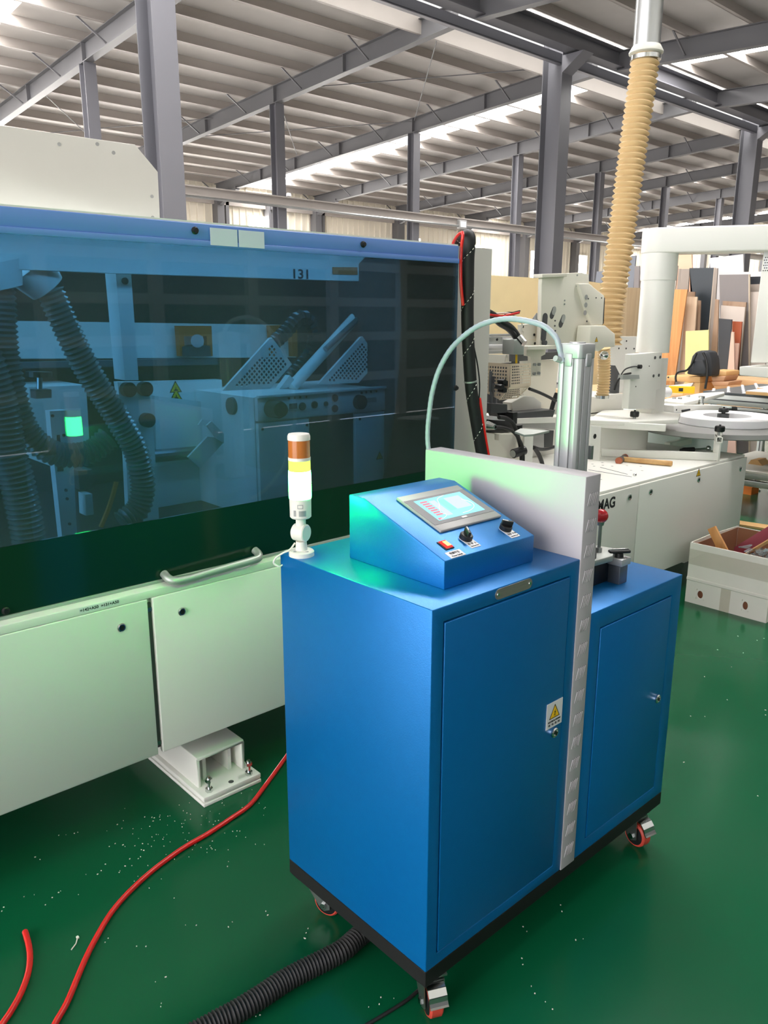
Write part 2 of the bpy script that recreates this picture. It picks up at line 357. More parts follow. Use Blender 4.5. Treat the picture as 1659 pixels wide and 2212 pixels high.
for X in RX:
    if RAF is None:
        mb = MB(); i_beam(mb, (X, 11.35, zr(11.35) + 0.19), (X, WY1 - 0.15, zr(WY1 - 0.15) + 0.19), 0.38, 0.18, 0.014, 0.01)
        i_beam(mb, (X, 10.75, zr(10.75) + 0.19), (X, WY0, zr(WY0) + 0.19), 0.40, 0.18, 0.014, 0.01)
        mb.box(X - 0.09, X + 0.09, 11.32, 11.35, zr(11.3) - 0.02, zr(11.3) + 0.4)
        mb.box(X - 0.03, X + 0.03, 10.7, 11.4, zr(11.2) + 0.30, zr(11.2) + 0.40)
        for y in (14.5, 17.1, 20.3, 22.6, 24.6, 5.6, 1.0):
            mb.box(X - 0.09, X + 0.09, y - 0.01, y + 0.01, zr(y), zr(y) + 0.38)
        RAF = build(mb, 'rafter', RAFP, ceil)
        bm_ = MB()
        for k in range(1, 14, 2):
            y = 12.55 + 1.16 * k
            for sx in (-1, 1): bm_.bar((X + sx * 0.05, y, zr(y) + 0.06), (X + sx * 0.62, y, zr(y) + ZS - 0.18), 0.03, 0.03)
        for k in range(1, 12, 2):
            y = 10.45 - 1.3 * k
            for sx in (-1, 1): bm_.bar((X + sx * 0.05, y, zr(y) + 0.06), (X + sx * 0.62, y, zr(y) + ZS - 0.18), 0.03, 0.03)
        FLY = build(bm_, 'fly_brace', RAFP, RAF); FLY['kind'] = 'stuff'
    else:
        r = clone(RAF, (X - RX[0], 0, 0), ceil); f = FLY.copy(); COL.objects.link(f); f.parent = r
# thin cross bracing rods and sheet seams in two bays
for xa, xb, ya, yb in ((12.1, 16.72, 11.6, 17.1), (12.1, 16.72, 17.1, 22.5), (7.48, 12.1, 20.0, 26.0), (-1.76, 2.86, 3, 9)):
    for p, q in (((xa, ya), (xb, yb)), ((xa, yb), (xb, ya))):
        build(MB().cyl((p[0], p[1], zr(p[1]) + 0.3), (q[0], q[1], zr(q[1]) + 0.3), 0.012, n=6), 'bracing_rod', RAFP, ceil)
# far wall: corrugated sheet in panels, windows, wall beam
wl = bpy.data.objects.new('wall_left', None); COL.objects.link(wl); wl['kind'] = 'structure'
def sheet_x(xa, xb, za, zb, y, s=1):
    mb = MB(); n = max(1, int((xb - xa) / 0.30)); w = (xb - xa) / n; pr = []
    for i in range(n):
        x = xa + i * w; pr += [(x, y), (x + w * 0.72, y), (x + w * 0.78, y - 0.05 * s), (x + w * 0.94, y - 0.05 * s)]
    pr.append((xb, y)); m_ = len(pr)
    mb.add([(p[0], p[1], za) for p in pr] + [(p[0], p[1], zb) for p in pr], [(i, i + 1, i + 1 + m_, i + m_) for i in range(m_ - 1)])
    return mb
wall_windows = [(18.15, 19.45, 3.3, 5.25), (27.2, 27.6, 1.0, 5.0), (30.9, 32.0, 1.0, 4.9), (36.0, 36.45, 1.0, 4.9), (40.3, 41.3, 0.8, 4.9), (7.6, 9.2, 3.3, 5.2)] + [(-6.6 + 4.62 * k, -5.1 + 4.62 * k, 0.9, 3.9) for k in range(3)] + [(9.8, 11.4, 0.9, 3.7), (13.4, 15.4, 0.9, 3.6), (21.5, 24.5, 0.9, 3.3)]  # low ones hidden by the hood are added to light the ceiling
x = WX0
for k, w in enumerate(sorted(wall_windows)):
    build(sheet_x(x, w[0], 0, 6.5, WY1), 'wall_panel', WALLM, wl, kind='structure')
    build(sheet_x(w[0], w[1], 0, w[2], WY1), 'wall_panel', WALLM, wl, kind='structure')
    build(sheet_x(w[0], w[1], w[3], 6.5, WY1), 'wall_panel', WALLM, wl, kind='structure')
    wn = bpy.data.objects.new('window_%d' % (k + 1), None); COL.objects.link(wn); wn['kind'] = 'structure'
    build(MB().box(w[0], w[1], WY1 + 0.02, WY1 + 0.05, w[2], w[3]), 'pane', WINL, wn)
    fr = MB()
    for a, b, c, d in ((w[0] - 0.05, w[0], w[2], w[3]), (w[1], w[1] + 0.05, w[2], w[3]), (w[0], w[1], w[3], w[3] + 0.05), (w[0], w[1], w[2] - 0.05, w[2])): fr.box(a, b, WY1 - 0.08, WY1 + 0.02, c, d)
    build(fr, 'window_frame', WALLM, wn)
    x = w[1]
build(sheet_x(x, WX1, 0, 6.5, WY1), 'wall_panel', WALLM, wl, kind='structure')
for z, h in ((5.55, 0.22), (2.2, 0.16)): build(MB().box(WX0, WX1, WY1 - 0.2, WY1 - 0.06, z, z + h), 'girt', PURL, wl)
wc = None
for X in RX + [7.48 + 4.62 * 2 + 2.3]:
    for dx, w in ((0, 0.30), (0.42, 0.14)):
        build(MB().box(X + dx - w / 2, X + dx + w / 2, WY1 - 0.42 if dx == 0 else WY1 - 0.2, WY1 - 0.06, 0, zr(WY1) + 0.1), 'wall_post', RAFP, wl)
    build(MB().bar((X, WY1 - 0.3, zr(WY1) - 0.35), (X, WY1 - 1.6, zr(WY1 - 1.6) + 0.02), 0.16, 0.12), 'haunch', RAFP, wl)
# gable wall
wb = bpy.data.objects.new('wall_back', None); COL.objects.link(wb); wb['kind'] = 'structure'
mb = MB(); n = 120; ys = [WY0 + (WY1 - WY0) * i / n for i in range(n + 1)]
pr = []
for i in range(n):
    w = ys[i + 1] - ys[i]; pr += [(WX1, ys[i]), (WX1, ys[i] + w * 0.72), (WX1 - 0.05, ys[i] + w * 0.78), (WX1 - 0.05, ys[i] + w * 0.94)]
m_ = len(pr); mb.add([(p[0], p[1], 0) for p in pr] + [(p[0], p[1], zr(p[1]) + ZS) for p in pr], [(i, i + 1, i + 1 + m_, i + m_) for i in range(m_ - 1)])
build(mb, 'wall_panel', WALLM, wb, kind='structure')
for y in (13.5, 17.2, 20.6, 24.2): build(MB().box(WX1 - 0.35, WX1 - 0.07, y - 0.13, y + 0.13, 0, zr(y)), 'wall_post', RAFP, wb)
# end wall behind the camera's left, unseen, its open gate sized for the daylight
wr_ = bpy.data.objects.new('wall_right', None); COL.objects.link(wr_); wr_['kind'] = 'structure'
for a, b, c, d in ((WY0, -3.6, 0, 6.4), (15.0, WY1, 0, 6.4), (-3.6, 15.0, 6.2, 6.9)): build(MB().box(WX0 - 0.1, WX0, a, b, c, d), 'wall_panel', WALLM, wr_, kind='structure')
for y in (-3.7, 15.1): build(MB().box(WX0 - 0.12, WX0 + 0.1, y - 0.12, y + 0.12, 0, 6.3), 'gate_post', RAFP, wr_)
# wall on the camera's side of the hall
wf = bpy.data.objects.new('wall_front', None); COL.objects.link(wf); wf['kind'] = 'structure'
DKW = mat('dark_grey_wall_sheet', (66, 68, 72), 0.6, 0, 0.1, 2)
build(MB().box(WX0, WX1, WY0 - 0.1, WY0 - 0.05, 0, 3.2), 'wall_panel', DKW, wf, kind='structure')
build(MB().box(WX0, WX1, WY0 - 0.1, WY0 - 0.05, 5.6, 6.5), 'wall_panel', WALLM, wf, kind='structure')
gp = None
for k in range(41):
    X = -7.6 + 1.36 * k
    if gp is None: gp = build(MB().box(-0.075, 0.075, WY0 - 0.05, WY0 + 0.05, 0, 3.2), 'wall_mullion', GREYL, wf); gp.location = (X, 0, 0)
    else: c = clone(gp, (0, 0, 0), wf); c.location = (X, 0, 0)
for z in (0.62, 1.21, 1.70, 2.20, 3.2): build(MB().box(WX0, WX1, WY0 - 0.04, WY0 + 0.04, z - 0.06, z + 0.06), 'wall_rail', GREYL, wf)
for k in range(14):  # unseen row of windows, added for light on the ceiling
    X = -6 + 4.0 * k
    wn = bpy.data.objects.new('window_%d' % (k + 21), None); COL.objects.link(wn); wn['kind'] = 'structure'
    build(MB().box(X - 1.9, X + 1.9, WY0 - 0.09, WY0 - 0.06, 3.3, 5.55), 'pane', RIBL, wn); build(MB().box(X + 1.9, X + 2.1, WY0 - 0.1, WY0, 3.26, 5.6), 'window_frame', PURL, wn)

# ------------------------------------------------------------------ steel columns and runway beams
def steel_column(x, y, b, h, top, label):
    t = thing('steel_column', label, 'column', (x, y, 0), None)
    mb = MB(); tf = 0.016
    for s in (0, 1): mb.box(x - b / 2, x + b / 2, y + s * (h - tf), y + s * (h - tf) + tf, 0, top)
    mb.box(x - 0.006, x + 0.006, y + tf, y + h - tf, 0, top)
    build(mb, 'shaft', COLP, t)
    build(MB().box(x - b * 0.75, x + b * 0.75, y - 0.08, y + h + 0.08, 0, 0.03), 'base_plate', COLP, t)
    return t
steel_column(5.90, 10.9, 0.36, 0.46, 7.2, 'big grey steel column behind the hood, right of the white cabinet on top')
steel_column(15.10, 10.9, 0.36, 0.5, 7.2, 'big grey steel column rising just left of the beige dust hose')
steel_column(24.50, 10.9, 0.36, 0.5, 7.2, 'big grey steel column at the right edge, above the white boom')
fcl = {0: 'slim grey steel column left of the big column, above the white roof cabinet', 1: 'slim grey steel column rising behind the middle of the blue hood',
       2: 'slim grey steel column left of the black cable bundle, behind the hood end', 3: 'slim grey steel column between the hood end and the big column',
       4: 'slim grey steel column just left of the beige dust hose bottom', 5: 'slim grey steel column rising between dust hose and boom end',
       6: 'farthest slim grey steel column, over the boom beside the right big column'}
for k, lb in fcl.items(): steel_column(7.48 + 4.62 * k + 0.02, 17.0, 0.25, 0.25, zr(17.1), lb)
gb = thing('runway_beam', 'long grey steel runway beam carried by the big column tops', 'beam', (15, 10.75, 6.75))
mb = MB(); i_beam(mb, (WX0, 10.72, 6.93), (WX1, 10.72, 6.93), 0.34, 0.30, 0.02, 0.012); build(mb, 'girder', COLP, gb)
for X in (5.9, 15.1, 24.5): build(MB().prism([(10.4, 6.72), (10.9, 6.72), (10.9, 6.4)], 'x', X - 0.18, X + 0.18), 'corbel', COLP, gb)
gt = thing('gutter_beam', 'grey channel and round pipe along the ridge behind the runway beam', 'beam', (15, 11.15, 6.6))
build(MB().box(WX0, WX1, 11.02, 11.06, 6.62, 6.8).box(WX0, WX1, 11.02, 11.12, 6.6, 6.63), 'channel', COLP, gt)
build(MB().cyl((WX0, 11.12, 6.72), (WX1, 11.12, 6.72), 0.075, n=14), 'pipe', RAFP, gt)
wbm = thing('crane_beam', 'low grey crane beam running along the slim far columns', 'beam', (15, 16.9, 4.1))
build(MB().box(WX0, WX1, 16.86, 16.98, 4.13, 4.3).box(WX0, WX1, 16.78, 17.02, 4.28, 4.31).box(WX0, WX1, 16.8, 17.0, 4.11, 4.14), 'girder', PURL, wbm)
build(MB().cyl((WX0, 16.7, 4.06), (WX1, 16.7, 4.06), 0.03, n=8), 'pipe', ZINC, wbm)
fl = thing('flood_light', 'small square floodlight on the crane beam above the cable bundle', 'lamp', (18.342,16.700,4.114))
fp = Vector(LOC[fl])
build(MB().box(fp.x - .16, fp.x + .16, fp.y - .05, fp.y + .05, fp.z - .12, fp.z + .12), 'housing', GREYL, fl, 0.01)
build(MB().box(fp.x - .12, fp.x + .12, fp.y - .056, fp.y - .05, fp.z - .08, fp.z + .08), 'lens', LABELW, fl)
build(MB().box(fp.x - .02, fp.x + .02, fp.y, fp.y + .1, fp.z + .1, 4.14), 'bracket', GREYL, fl)
# ------------------------------------------------------------------ blue test cabinet on castors
cx0, cx1, cx2, cx3, cy0, cy1 = 1.0174, 1.5022, 1.5617, 2.0079, 0.9778, 1.4735
zz, zb, zl, zt, zs = 0.1078, 0.1472, 0.823, 0.9718, 1.1642
cab = thing('control_cabinet', 'bright blue two-level steel control cabinet on castors with white divider slab', 'machine', ((cx0 + cx3) / 2, (cy0 + cy1) / 2, 0))
def cab_shell(name, xa, xb, top, door):
    a, b, c, d = door; r = 0.004; mb = MB()
    # shell with a shallow door rebate in the front
    o = [(xa, cy0, zb), (xb, cy0, zb), (xb, cy0, top), (xa, cy0, top)]; i1 = [(a, cy0, c), (b, cy0, c), (b, cy0, d), (a, cy0, d)]
    i2 = [(p[0], cy0 + 0.012, p[2]) for p in i1]; bk = [(xa, cy1, zb), (xb, cy1, zb), (xb, cy1, top), (xa, cy1, top)]
    vs = o + i1 + i2 + bk; fs = []
    for k in range(4):
        n = (k + 1) % 4; fs += [(k, n, 4 + n, 4 + k), (4 + k, 4 + n, 8 + n, 8 + k), (k, 12 + k, 12 + n, n)]
    fs += [(8, 9, 10, 11), (15, 14, 13, 12)]
    mb.add(vs, fs); sh = build(mb, name, BLUE, cab, 0.0022, seg=2)
    return sh
cab_shell('tall_body', cx0, cx1, zt, (1.0505, 1.4685, 0.176, 0.940))
cab_shell('low_body', cx2, cx3, zl, (1.609, 1.958, 0.184, 0.775))
d1 = build(MB().box(1.0535, 1.4655, cy0 - 0.0012, cy0 + 0.010, 0.179, 0.937), 'door', BLUE, cab, 0.002)
d2 = build(MB().box(1.612, 1.955, cy0 - 0.0012, cy0 + 0.010, 0.187, 0.772), 'door', BLUE, cab, 0.002)
quarter_lock(d1, (1.437, cy0 - 0.001, 0.559), 0.0125); quarter_lock(d2, (1.925, cy0 - 0.001, 0.478), 0.0125)
# warning sticker
yf = cy0 - 0.0020
st = build(MB().box(1.403, 1.464, yf - 0.0004, yf + 0.0007, 0.576, 0.641), 'warning_sticker', LABELW, d1)
def warn_triangle(parent, c, s, xd, zd, nrm, bolt=True, tail=True):
    c, xd, zd, n = Vector(c), Vector(xd), Vector(zd), Vector(nrm)
    T = lambda k: [(-s * k, -s * 0.58 * k), (s * k, -s * 0.58 * k), (0, s * 1.15 * k)]
    for k, h, m in ((1.0, 0.0004, INK), (0.80, 0.0008, YELL)):
        p = T(k); mb = MB(); a = [c + xd * q[0] + zd * q[1] + n * h for q in p]; b = [v - n * 0.0008 for v in a]
        mb.add(a + b, [(0, 1, 2), (5, 4, 3), (0, 3, 4, 1), (1, 4, 5, 2), (2, 5, 3, 0)]); build(mb, 'triangle', m, parent)
    if bolt:
        bl = [(0.10, 0.62), (-0.16, 0.10), (0.04, 0.14), (-0.14, -0.22), (-0.02, -0.2), (-0.06, -0.44), (0.12, -0.12), (0.02, -0.14), (0.2, 0.26), (-0.02, 0.22)]
    else:
        bl = [(-0.3, -0.35), (0.35, -0.35), (0.3, -0.15), (0.05, -0.1), (0.1, 0.2), (-0.05, 0.2), (-0.1, -0.1), (-0.3, -0.15)]
    a = [c + xd * q[0] * s + zd * q[1] * s + n * 0.0011 for q in bl]
    build(MB().add(a, [tuple(range(len(a)))]), 'pictogram', INK, parent)
warn_triangle(d1, (1.4335, yf - 0.0004, 0.611), 0.0205, (1, 0, 0), (0, 0, 1), (0, -1, 0))
text('ELECTRICAL HAZARD', 0.0058, (1.4335, yf - 0.0008, 0.5905), (1, 0, 0), (0, 0, 1), INK, d1, width=0.048, align='CENTER', bold=0.0002)
text('有 电 危 险', 0.0068, (1.4335, yf - 0.0008, 0.5815), (1, 0, 0), (0, 0, 1), INK, d1, width=0.046, align='CENTER')
# nameplate
pz = 0.9575; mb = MB(); pr = []
for k in range(9): pr.append((1.213 + 0.0115 * math.cos(PI / 2 + PI * k / 8), pz + 0.0115 * math.sin(PI / 2 + PI * k / 8)))
for k in range(9): pr.append((1.312 + 0.0115 * math.cos(-PI / 2 + PI * k / 8), pz + 0.0115 * math.sin(-PI / 2 + PI * k / 8)))
npl = build(mb.prism(pr, 'y', cy0 - 0.0015, cy0 + 0.001), 'nameplate', KEYP, cab, label='blank brushed metal nameplate with round ends')
for xx in (1.210, 1.315): build(hscrew(MB(), (xx, cy0 - 0.0015, pz), 0.0042, h=0.0016), 'screw', CHROME, npl)
# white divider slab with pressed louvres
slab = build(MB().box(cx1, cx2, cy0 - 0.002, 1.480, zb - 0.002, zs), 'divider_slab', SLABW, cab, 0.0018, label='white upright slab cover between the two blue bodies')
lv = None; sl_ = None
for g in range(16):
    zc = 1.109 - 0.06105 * g
    for i in range(5):
        xx = 1.5175 + 0.0068 * i
        if lv is None:
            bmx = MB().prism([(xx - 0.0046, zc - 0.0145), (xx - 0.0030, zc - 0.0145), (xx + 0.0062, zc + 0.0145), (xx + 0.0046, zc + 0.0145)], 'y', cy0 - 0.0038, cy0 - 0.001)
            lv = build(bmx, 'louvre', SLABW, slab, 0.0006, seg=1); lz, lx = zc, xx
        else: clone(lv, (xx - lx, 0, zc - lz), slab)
        if sl_ is None: sl_ = build(MB().prism([(xx - 0.0030, zc - 0.0150), (xx - 0.0010, zc - 0.0150), (xx + 0.0082, zc + 0.0150), (xx + 0.0062, zc + 0.0150)], 'y', cy0 - 0.0024, cy0 - 0.001), 'louvre_shade', mat('vent_shadow_gap', (84, 84, 86), 0.8), slab)  # raised dark bar, its colour painting the shade beside each louvre
        else: clone(sl_, (xx - lx, 0, zc - lz), slab)
# base frame
fr = MB()
for a, b, c, d in ((cx0, cx3, cy0, cy0 + 0.04), (cx0, cx3, cy1 - 0.04, cy1), (cx0, cx0 + 0.04, cy0 + 0.04, cy1 - 0.04), (cx3 - 0.04, cx3, cy0 + 0.04, cy1 - 0.04), (1.50, 1.54, cy0 + 0.04, cy1 - 0.04)): fr.box(a, b, c, d, zz, zb - 0.0005)
build(fr, 'base_frame', BLACKF, cab, 0.0012, smooth=False)
build(MB().box(cx0 + 0.035, cx3 - 0.035, cy0 + 0.035, cy1 - 0.035, zb - 0.006, zb - 0.002), 'base_sheet', BLACKF, cab)
def castor(x, y, ang, pedal=True):
    h = zz; R = 0.0375; ca, sa = math.cos(ang), math.sin(ang); D = Vector((ca, sa, 0)); A = Vector((-sa, ca, 0)); Z = Vector((0, 0, 1)); O = Vector((x, y, 0))
    rot = Matrix((D, A, Z)).transposed(); W = O + D * 0.022 + Z * R
    c = build(MB().obox(O + Z * (h - 0.003), (0.07, 0.06, 0.005), rot).cyl(O + Z * (h - 0.005), O + Z * (h - 0.016), 0.025, 0.027, 18), 'castor', ZINC, cab, smooth=True)
    fk = MB()
    for s in (-1, 1):
        P = [(-0.030, h - 0.014), (0.034, h - 0.014), (0.040, R - 0.006), (0.022, R - 0.016), (0.006, R - 0.006), (-0.026, h - 0.034)]
        a = [O + D * p[0] + Z * p[1] + A * (s * 0.0215) for p in P]; b = [v + A * (s * 0.003) for v in a]; n = len(P)
        fk.add(a + b, [tuple(range(n)), tuple(range(n, 2 * n))[::-1]] + [(i, i + n, (i + 1) % n + n, (i + 1) % n) for i in range(n)])
    fk.obox(O + D * 0.002 + Z * (h - 0.0155), (0.064, 0.049, 0.004), rot)
    build(fk, 'fork', ZINC, c)
    build(MB().lathe([(0.0, -0.016), (R - 0.004, -0.016), (R, -0.012), (R, 0.012), (R - 0.004, 0.016), (0, 0.016)], W, 28, A), 'tread', TREAD, c, smooth=True)
    build(MB().lathe([(0.0, -0.0185), (0.016, -0.0185), (R - 0.007, -0.0165), (R - 0.007, 0.0165), (0.016, 0.0185), (0, 0.0185)], W, 24, A), 'wheel_disc', BLACK, c, smooth=True)
    build(MB().cyl(W - A * 0.030, W + A * 0.030, 0.0045, n=10).cyl(W - A * 0.030, W - A * 0.0245, 0.0095, n=6).cyl(W + A * 0.0245, W + A * 0.030, 0.0095, n=6), 'axle_bolt', CHROME, c)
    if pedal:
        pts = [(0.028, h - 0.016), (0.048, h - 0.021), (0.059, h - 0.032), (0.062, h - 0.042), (0.067, h - 0.049), (0.071, h - 0.052)]
        mb = MB(); w = 0.021
        for i in range(len(pts) - 1):
            p, q = Vector((pts[i][0], 0, pts[i][1])), Vector((pts[i + 1][0], 0, pts[i + 1][1])); nn = Vector((-(q - p).z, 0, (q - p).x)).normalized() * 0.003
            L = [p, q, q + nn, p + nn]; vs = [O + D * v.x + Z * v.z + A * (s * w) for s in (-1, 1) for v in L]
            mb.add(vs, [(0, 1, 2, 3), (7, 6, 5, 4), (0, 4, 5, 1), (1, 5, 6, 2), (2, 6, 7, 3), (3, 7, 4, 0)])
        build(mb, 'brake_pedal', CHROME, c)
castor(1.070, 1.018, math.radians(244)); castor(1.075, 1.4130, math.radians(288), False)
castor(1.930, 1.020, math.radians(258)); castor(1.945, 1.425, math.radians(200), False)
# control console
con = build(MB().prism([(1.0421, zt), (1.0421, 1.0327), (1.2878, 1.1205), (1.340, 1.1205), (1.340, zt)], 'x', 1.1175, 1.4112), 'console', BLUE, cab, 0.0018)
S0 = Vector((1.1175, 1.0421, 1.0327)); SV = Vector((0, .2457, .0878)).normalized(); SN = Vector((0, -SV.z, SV.y))
def sp(u, v, h=0.0): return Vector((u, S0.y, S0.z)) + SV * v + SN * h
SR = Matrix((Vector((1, 0, 0)), SV, SN)).transposed()
def splate(u0, u1, v0, v1, h0, h1): return MB().obox(sp((u0 + u1) / 2, (v0 + v1) / 2, (h0 + h1) / 2), (u1 - u0, v1 - v0, h1 - h0), SR)
hu0, hu1, hv0, hv1 = 1.1885, 1.3905, 0.0855, 0.2335
hmi = build(splate(hu0, hu1, hv0, hv1, 0.0, 0.0065), 'touch_panel', GREYL, con, 0.0022, label='grey framed touch screen')
build(splate(hu0 + 0.003, hu1 - 0.003, hv0 + 0.022, hv1 - 0.022, 0.0062, 0.0072), 'bezel', GREYP, hmi)
su0, su1, sv0, sv1 = hu0 + 0.026, hu1 - 0.024, hv0 + 0.033, hv1 - 0.030
build(splate(su0, su1, sv0, sv1, 0.0070, 0.0078), 'screen', SCREEN, hmi)
W_, H_ = su1 - su0, sv1 - sv0
def scr(a, b, c, d, h=0.0082): return splate(su0 + a * W_, su0 + b * W_, sv0 + c * H_, sv0 + d * H_, 0.0074, h)
mb = MB()
for k in range(7): q = scr(0.07, 0.21, 0.84 - 0.105 * k, 0.90 - 0.105 * k); mb.add(q.v, q.f)
build(mb, 'red_bars', SCRRED, hmi)
build(scr(0.24, 0.36, 0.12, 0.86, 0.0080), 'lilac_field', SCRLIL, hmi); build(scr(0.56, 0.88, 0.30, 0.86, 0.0080), 'lilac_field', SCRLIL, hmi)
build(scr(0.40, 0.54, 0.28, 0.82, 0.0081), 'green_field', SCRGRN, hmi); build(scr(0.02, 0.10, 0.02, 0.10, 0.0081), 'red_mark', SCRRED, hmi)
cv = spline([sp(su0 + a * W_, sv0 + b * H_, 0.0083) for a, b in ((0.62, 0.98), (0.5, 0.93), (0.42, 0.85), (0.36, 0.66), (0.27, 0.5), (0.2, 0.3), (0.24, 0.16), (0.14, 0.06), (0.05, 0.04))], 0.004)
cv2 = spline([sp(su0 + a * W_, sv0 + b * H_, 0.0083) for a, b in ((0.84, 0.66), (0.92, 0.5), (0.93, 0.34), (0.86, 0.2), (0.70, 0.10), (0.55, 0.08))], 0.004)
build(MB().tube(cv, 0.0007, 5).tube(cv2, 0.0007, 5), 'trend_curve', SCRWHT, hmi)
build(splate((hu0 + hu1) / 2 - 0.008, (hu0 + hu1) / 2 + 0.008, hv0 + 0.0238, hv0 + 0.029, 0.0070, 0.0076), 'badge', ALUM, hmi)
def knob(u, v, ang, txt1, txt2):
    pl = MB(); pr = [(-0.0145, -0.010)]
    pr = [(0.0145 * math.cos(a), 0.0145 * math.sin(a)) for a in [PI * k / 10 for k in range(11)]] + [(-0.0145, -0.034), (0.0145, -0.034)]
    a = [sp(u + p[0], v + p[1], 0.001) for p in pr]; b = [sp(u + p[0], v + p[1], -0.0003) for p in pr]; n = len(pr)
    pl.add(a + b, [tuple(range(n)), tuple(range(n, 2 * n))[::-1]] + [(i, i + n, (i + 1) % n + n, (i + 1) % n) for i in range(n)])
    p = build(pl, 'legend_plate', LABELW, con)
    k = build(MB().lathe([(0.0145, 0.001), (0.0145, 0.010), (0.0125, 0.012), (0.0, 0.012)], sp(u, v), 28, SN), 'selector_knob', BLACK, con, smooth=True)
    rot = SR @ Matrix.Rotation(ang, 3, 'Z')
    build(MB().obox(sp(u, v, 0.0165), (0.0075, 0.026, 0.014), rot), 'grip', BLACK, k, 0.0015)
    build(MB().obox(sp(u, v, 0.0165) + rot @ Vector((0, 0.006, 0.0066)), (0.0026, 0.013, 0.0012), rot), 'pointer', LABELW, k)
    text(txt1, 0.0062, sp(u, v - 0.0225, 0.0012), (1, 0, 0), SV, INK, p, align='CENTER'); text(txt2, 0.0052, sp(u, v - 0.0305, 0.0012), (1, 0, 0), SV, INK, p, align='CENTER', width=0.024)
kn = [(1.232,0.0525),(1.359,0.0492)]
knob(kn[0][0] - 0.002, kn[0][1] - 0.004, -0.5, '启  停  止', 'Stop Stop Start'); knob(kn[1][0] - 0.001, kn[1][1] - 0.005, 0.9, '自动  手动', 'Automatic Manual')
rk = [(1.151,0.0601),(1.182,0.0604),(1.174,0.0297),(1.149,0.0288)]
ru, rv = sum(p[0] for p in rk) / 4, sum(p[1] for p in rk) / 4
rs = build(splate(ru - 0.0125, ru + 0.0125, rv - 0.015, rv + 0.015, 0, 0.0025), 'rocker_switch', BLACK, con, 0.0006, label='lit red rocker switch')
build(splate(ru - 0.0100, ru + 0.0100, rv - 0.0125, rv + 0.0125, 0.0025, 0.0048), 'rocker', REDL, rs, 0.0006)
build(splate(ru - 0.003, ru + 0.0085, rv - 0.008, rv + 0.009, 0.0047, 0.0053), 'lamp_window', REDHOT, rs)
lb = [(1.132,0.0222),(1.191,0.0215),(1.193,0.0032),(1.131,0.0017)]
lu, lv_ = sum(p[0] for p in lb) / 4, sum(p[1] for p in lb) / 4
lp = build(splate(lu - 0.0215, lu + 0.0215, lv_ - 0.0105, lv_ + 0.0105, 0, 0.0012), 'legend_plate', LABELW, con)
text('电源开关', 0.0072, sp(lu, lv_ + 0.0012, 0.0014), (1, 0, 0), SV, INK, lp, align='CENTER', bold=0.0001)
text('Power Switch', 0.0066, sp(lu, lv_ - 0.0078, 0.0014), (1, 0, 0), SV, INK, lp, align='CENTER', width=0.030)
# signal tower
tx, ty = 1.0475, 1.430
tw = build(MB().lathe([(0.0295, 0.0), (0.0295, 0.010), (0.027, 0.0125), (0.014, 0.0135), (0.0125, 0.034), (0.0, 0.034)], (tx, ty, zt), 36), 'signal_tower', IVORY, cab, smooth=True, label='white three-tier signal lamp, green tier lit')
build(MB().lathe([(0, -0.019), (0.0155, -0.019), (0.0195, -0.016), (0.0205, -0.008), (0.0205, 0.013), (0.0185, 0.0155), (0, 0.0155)], (tx, ty, 1.0265), 28, (0.35, -0.94, 0)), 'elbow', IVORY, tw, smooth=True)
build(MB().lathe([(0.0115, 1.038), (0.0115, 1.062), (0.021, 1.0615), (0.0245, 1.065), (0.025, 1.108), (0.0, 1.108)], (tx, ty, 0), 36), 'lamp_base', IVORY, tw, smooth=True)
build(MB().lathe([(0.0252, 1.108), (0.0258, 1.114), (0.0258, 1.160), (0.0252, 1.172), (0.0, 1.172)], (tx, ty, 0), 36), 'green_lens', GREENL, tw, smooth=True, label='lit green lens')
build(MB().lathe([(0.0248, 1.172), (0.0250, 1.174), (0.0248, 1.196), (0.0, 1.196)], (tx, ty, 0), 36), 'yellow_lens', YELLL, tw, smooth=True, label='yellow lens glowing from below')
build(MB().lathe([(0.0254, 1.196), (0.0254, 1.203), (0, 1.203)], (tx, ty, 0), 36), 'spacer_ring', IVORY, tw, smooth=True)
build(MB().lathe([(0.0248, 1.203), (0.0248, 1.242), (0.0, 1.242)], (tx, ty, 0), 36), 'amber_lens', AMBER, tw, smooth=True, label='unlit amber lens')
build(MB().lathe([(0.0256, 1.242), (0.0256, 1.2505), (0.0235, 1.2555), (0, 1.2565)], (tx, ty, 0), 36), 'cap', IVORY, tw, smooth=True)
va = Vector((-tx, -ty, 0)).normalized(); vr = Vector((va.y, -va.x, 0)) * -1
def wrap_label(u0, u1, z0_, z1_, name, m, R=0.0253):
    mb = MB(); n = 6; a0 = math.atan2(va.y, va.x); P = [(a0 + (u0 + (u1 - u0) * k / n) / R) for k in range(n + 1)]
    mb.add([(tx + R * math.cos(a), ty + R * math.sin(a), z) for z in (z0_, z1_) for a in P], [(k, k + 1, n + 2 + k, n + 1 + k) for k in range(n)]); return build(mb, name, m, tw)
wrap_label(-0.004, 0.013, 1.070, 1.083, 'rating_label', ALUM); wrap_label(-0.017, -0.011, 1.070, 1.084, 'rating_label', GREYL); wrap_label(-0.007, 0.006, 1.088, 1.0975, 'mark_label', GREYL); wrap_label(-0.0055, 0.0045, 1.0895, 1.096, 'mark_label', IVORY, 0.02545)
ba = math.atan2(va.y, va.x)
for da in (-0.8, 0.65): build(MB().cyl((tx + 0.021 * math.cos(ba + da), ty + 0.021 * math.sin(ba + da), zt + 0.012), (tx + 0.021 * math.cos(ba + da), ty + 0.021 * math.sin(ba + da), zt + 0.0138), 0.0038, n=10), 'screw', ALUM, tw)
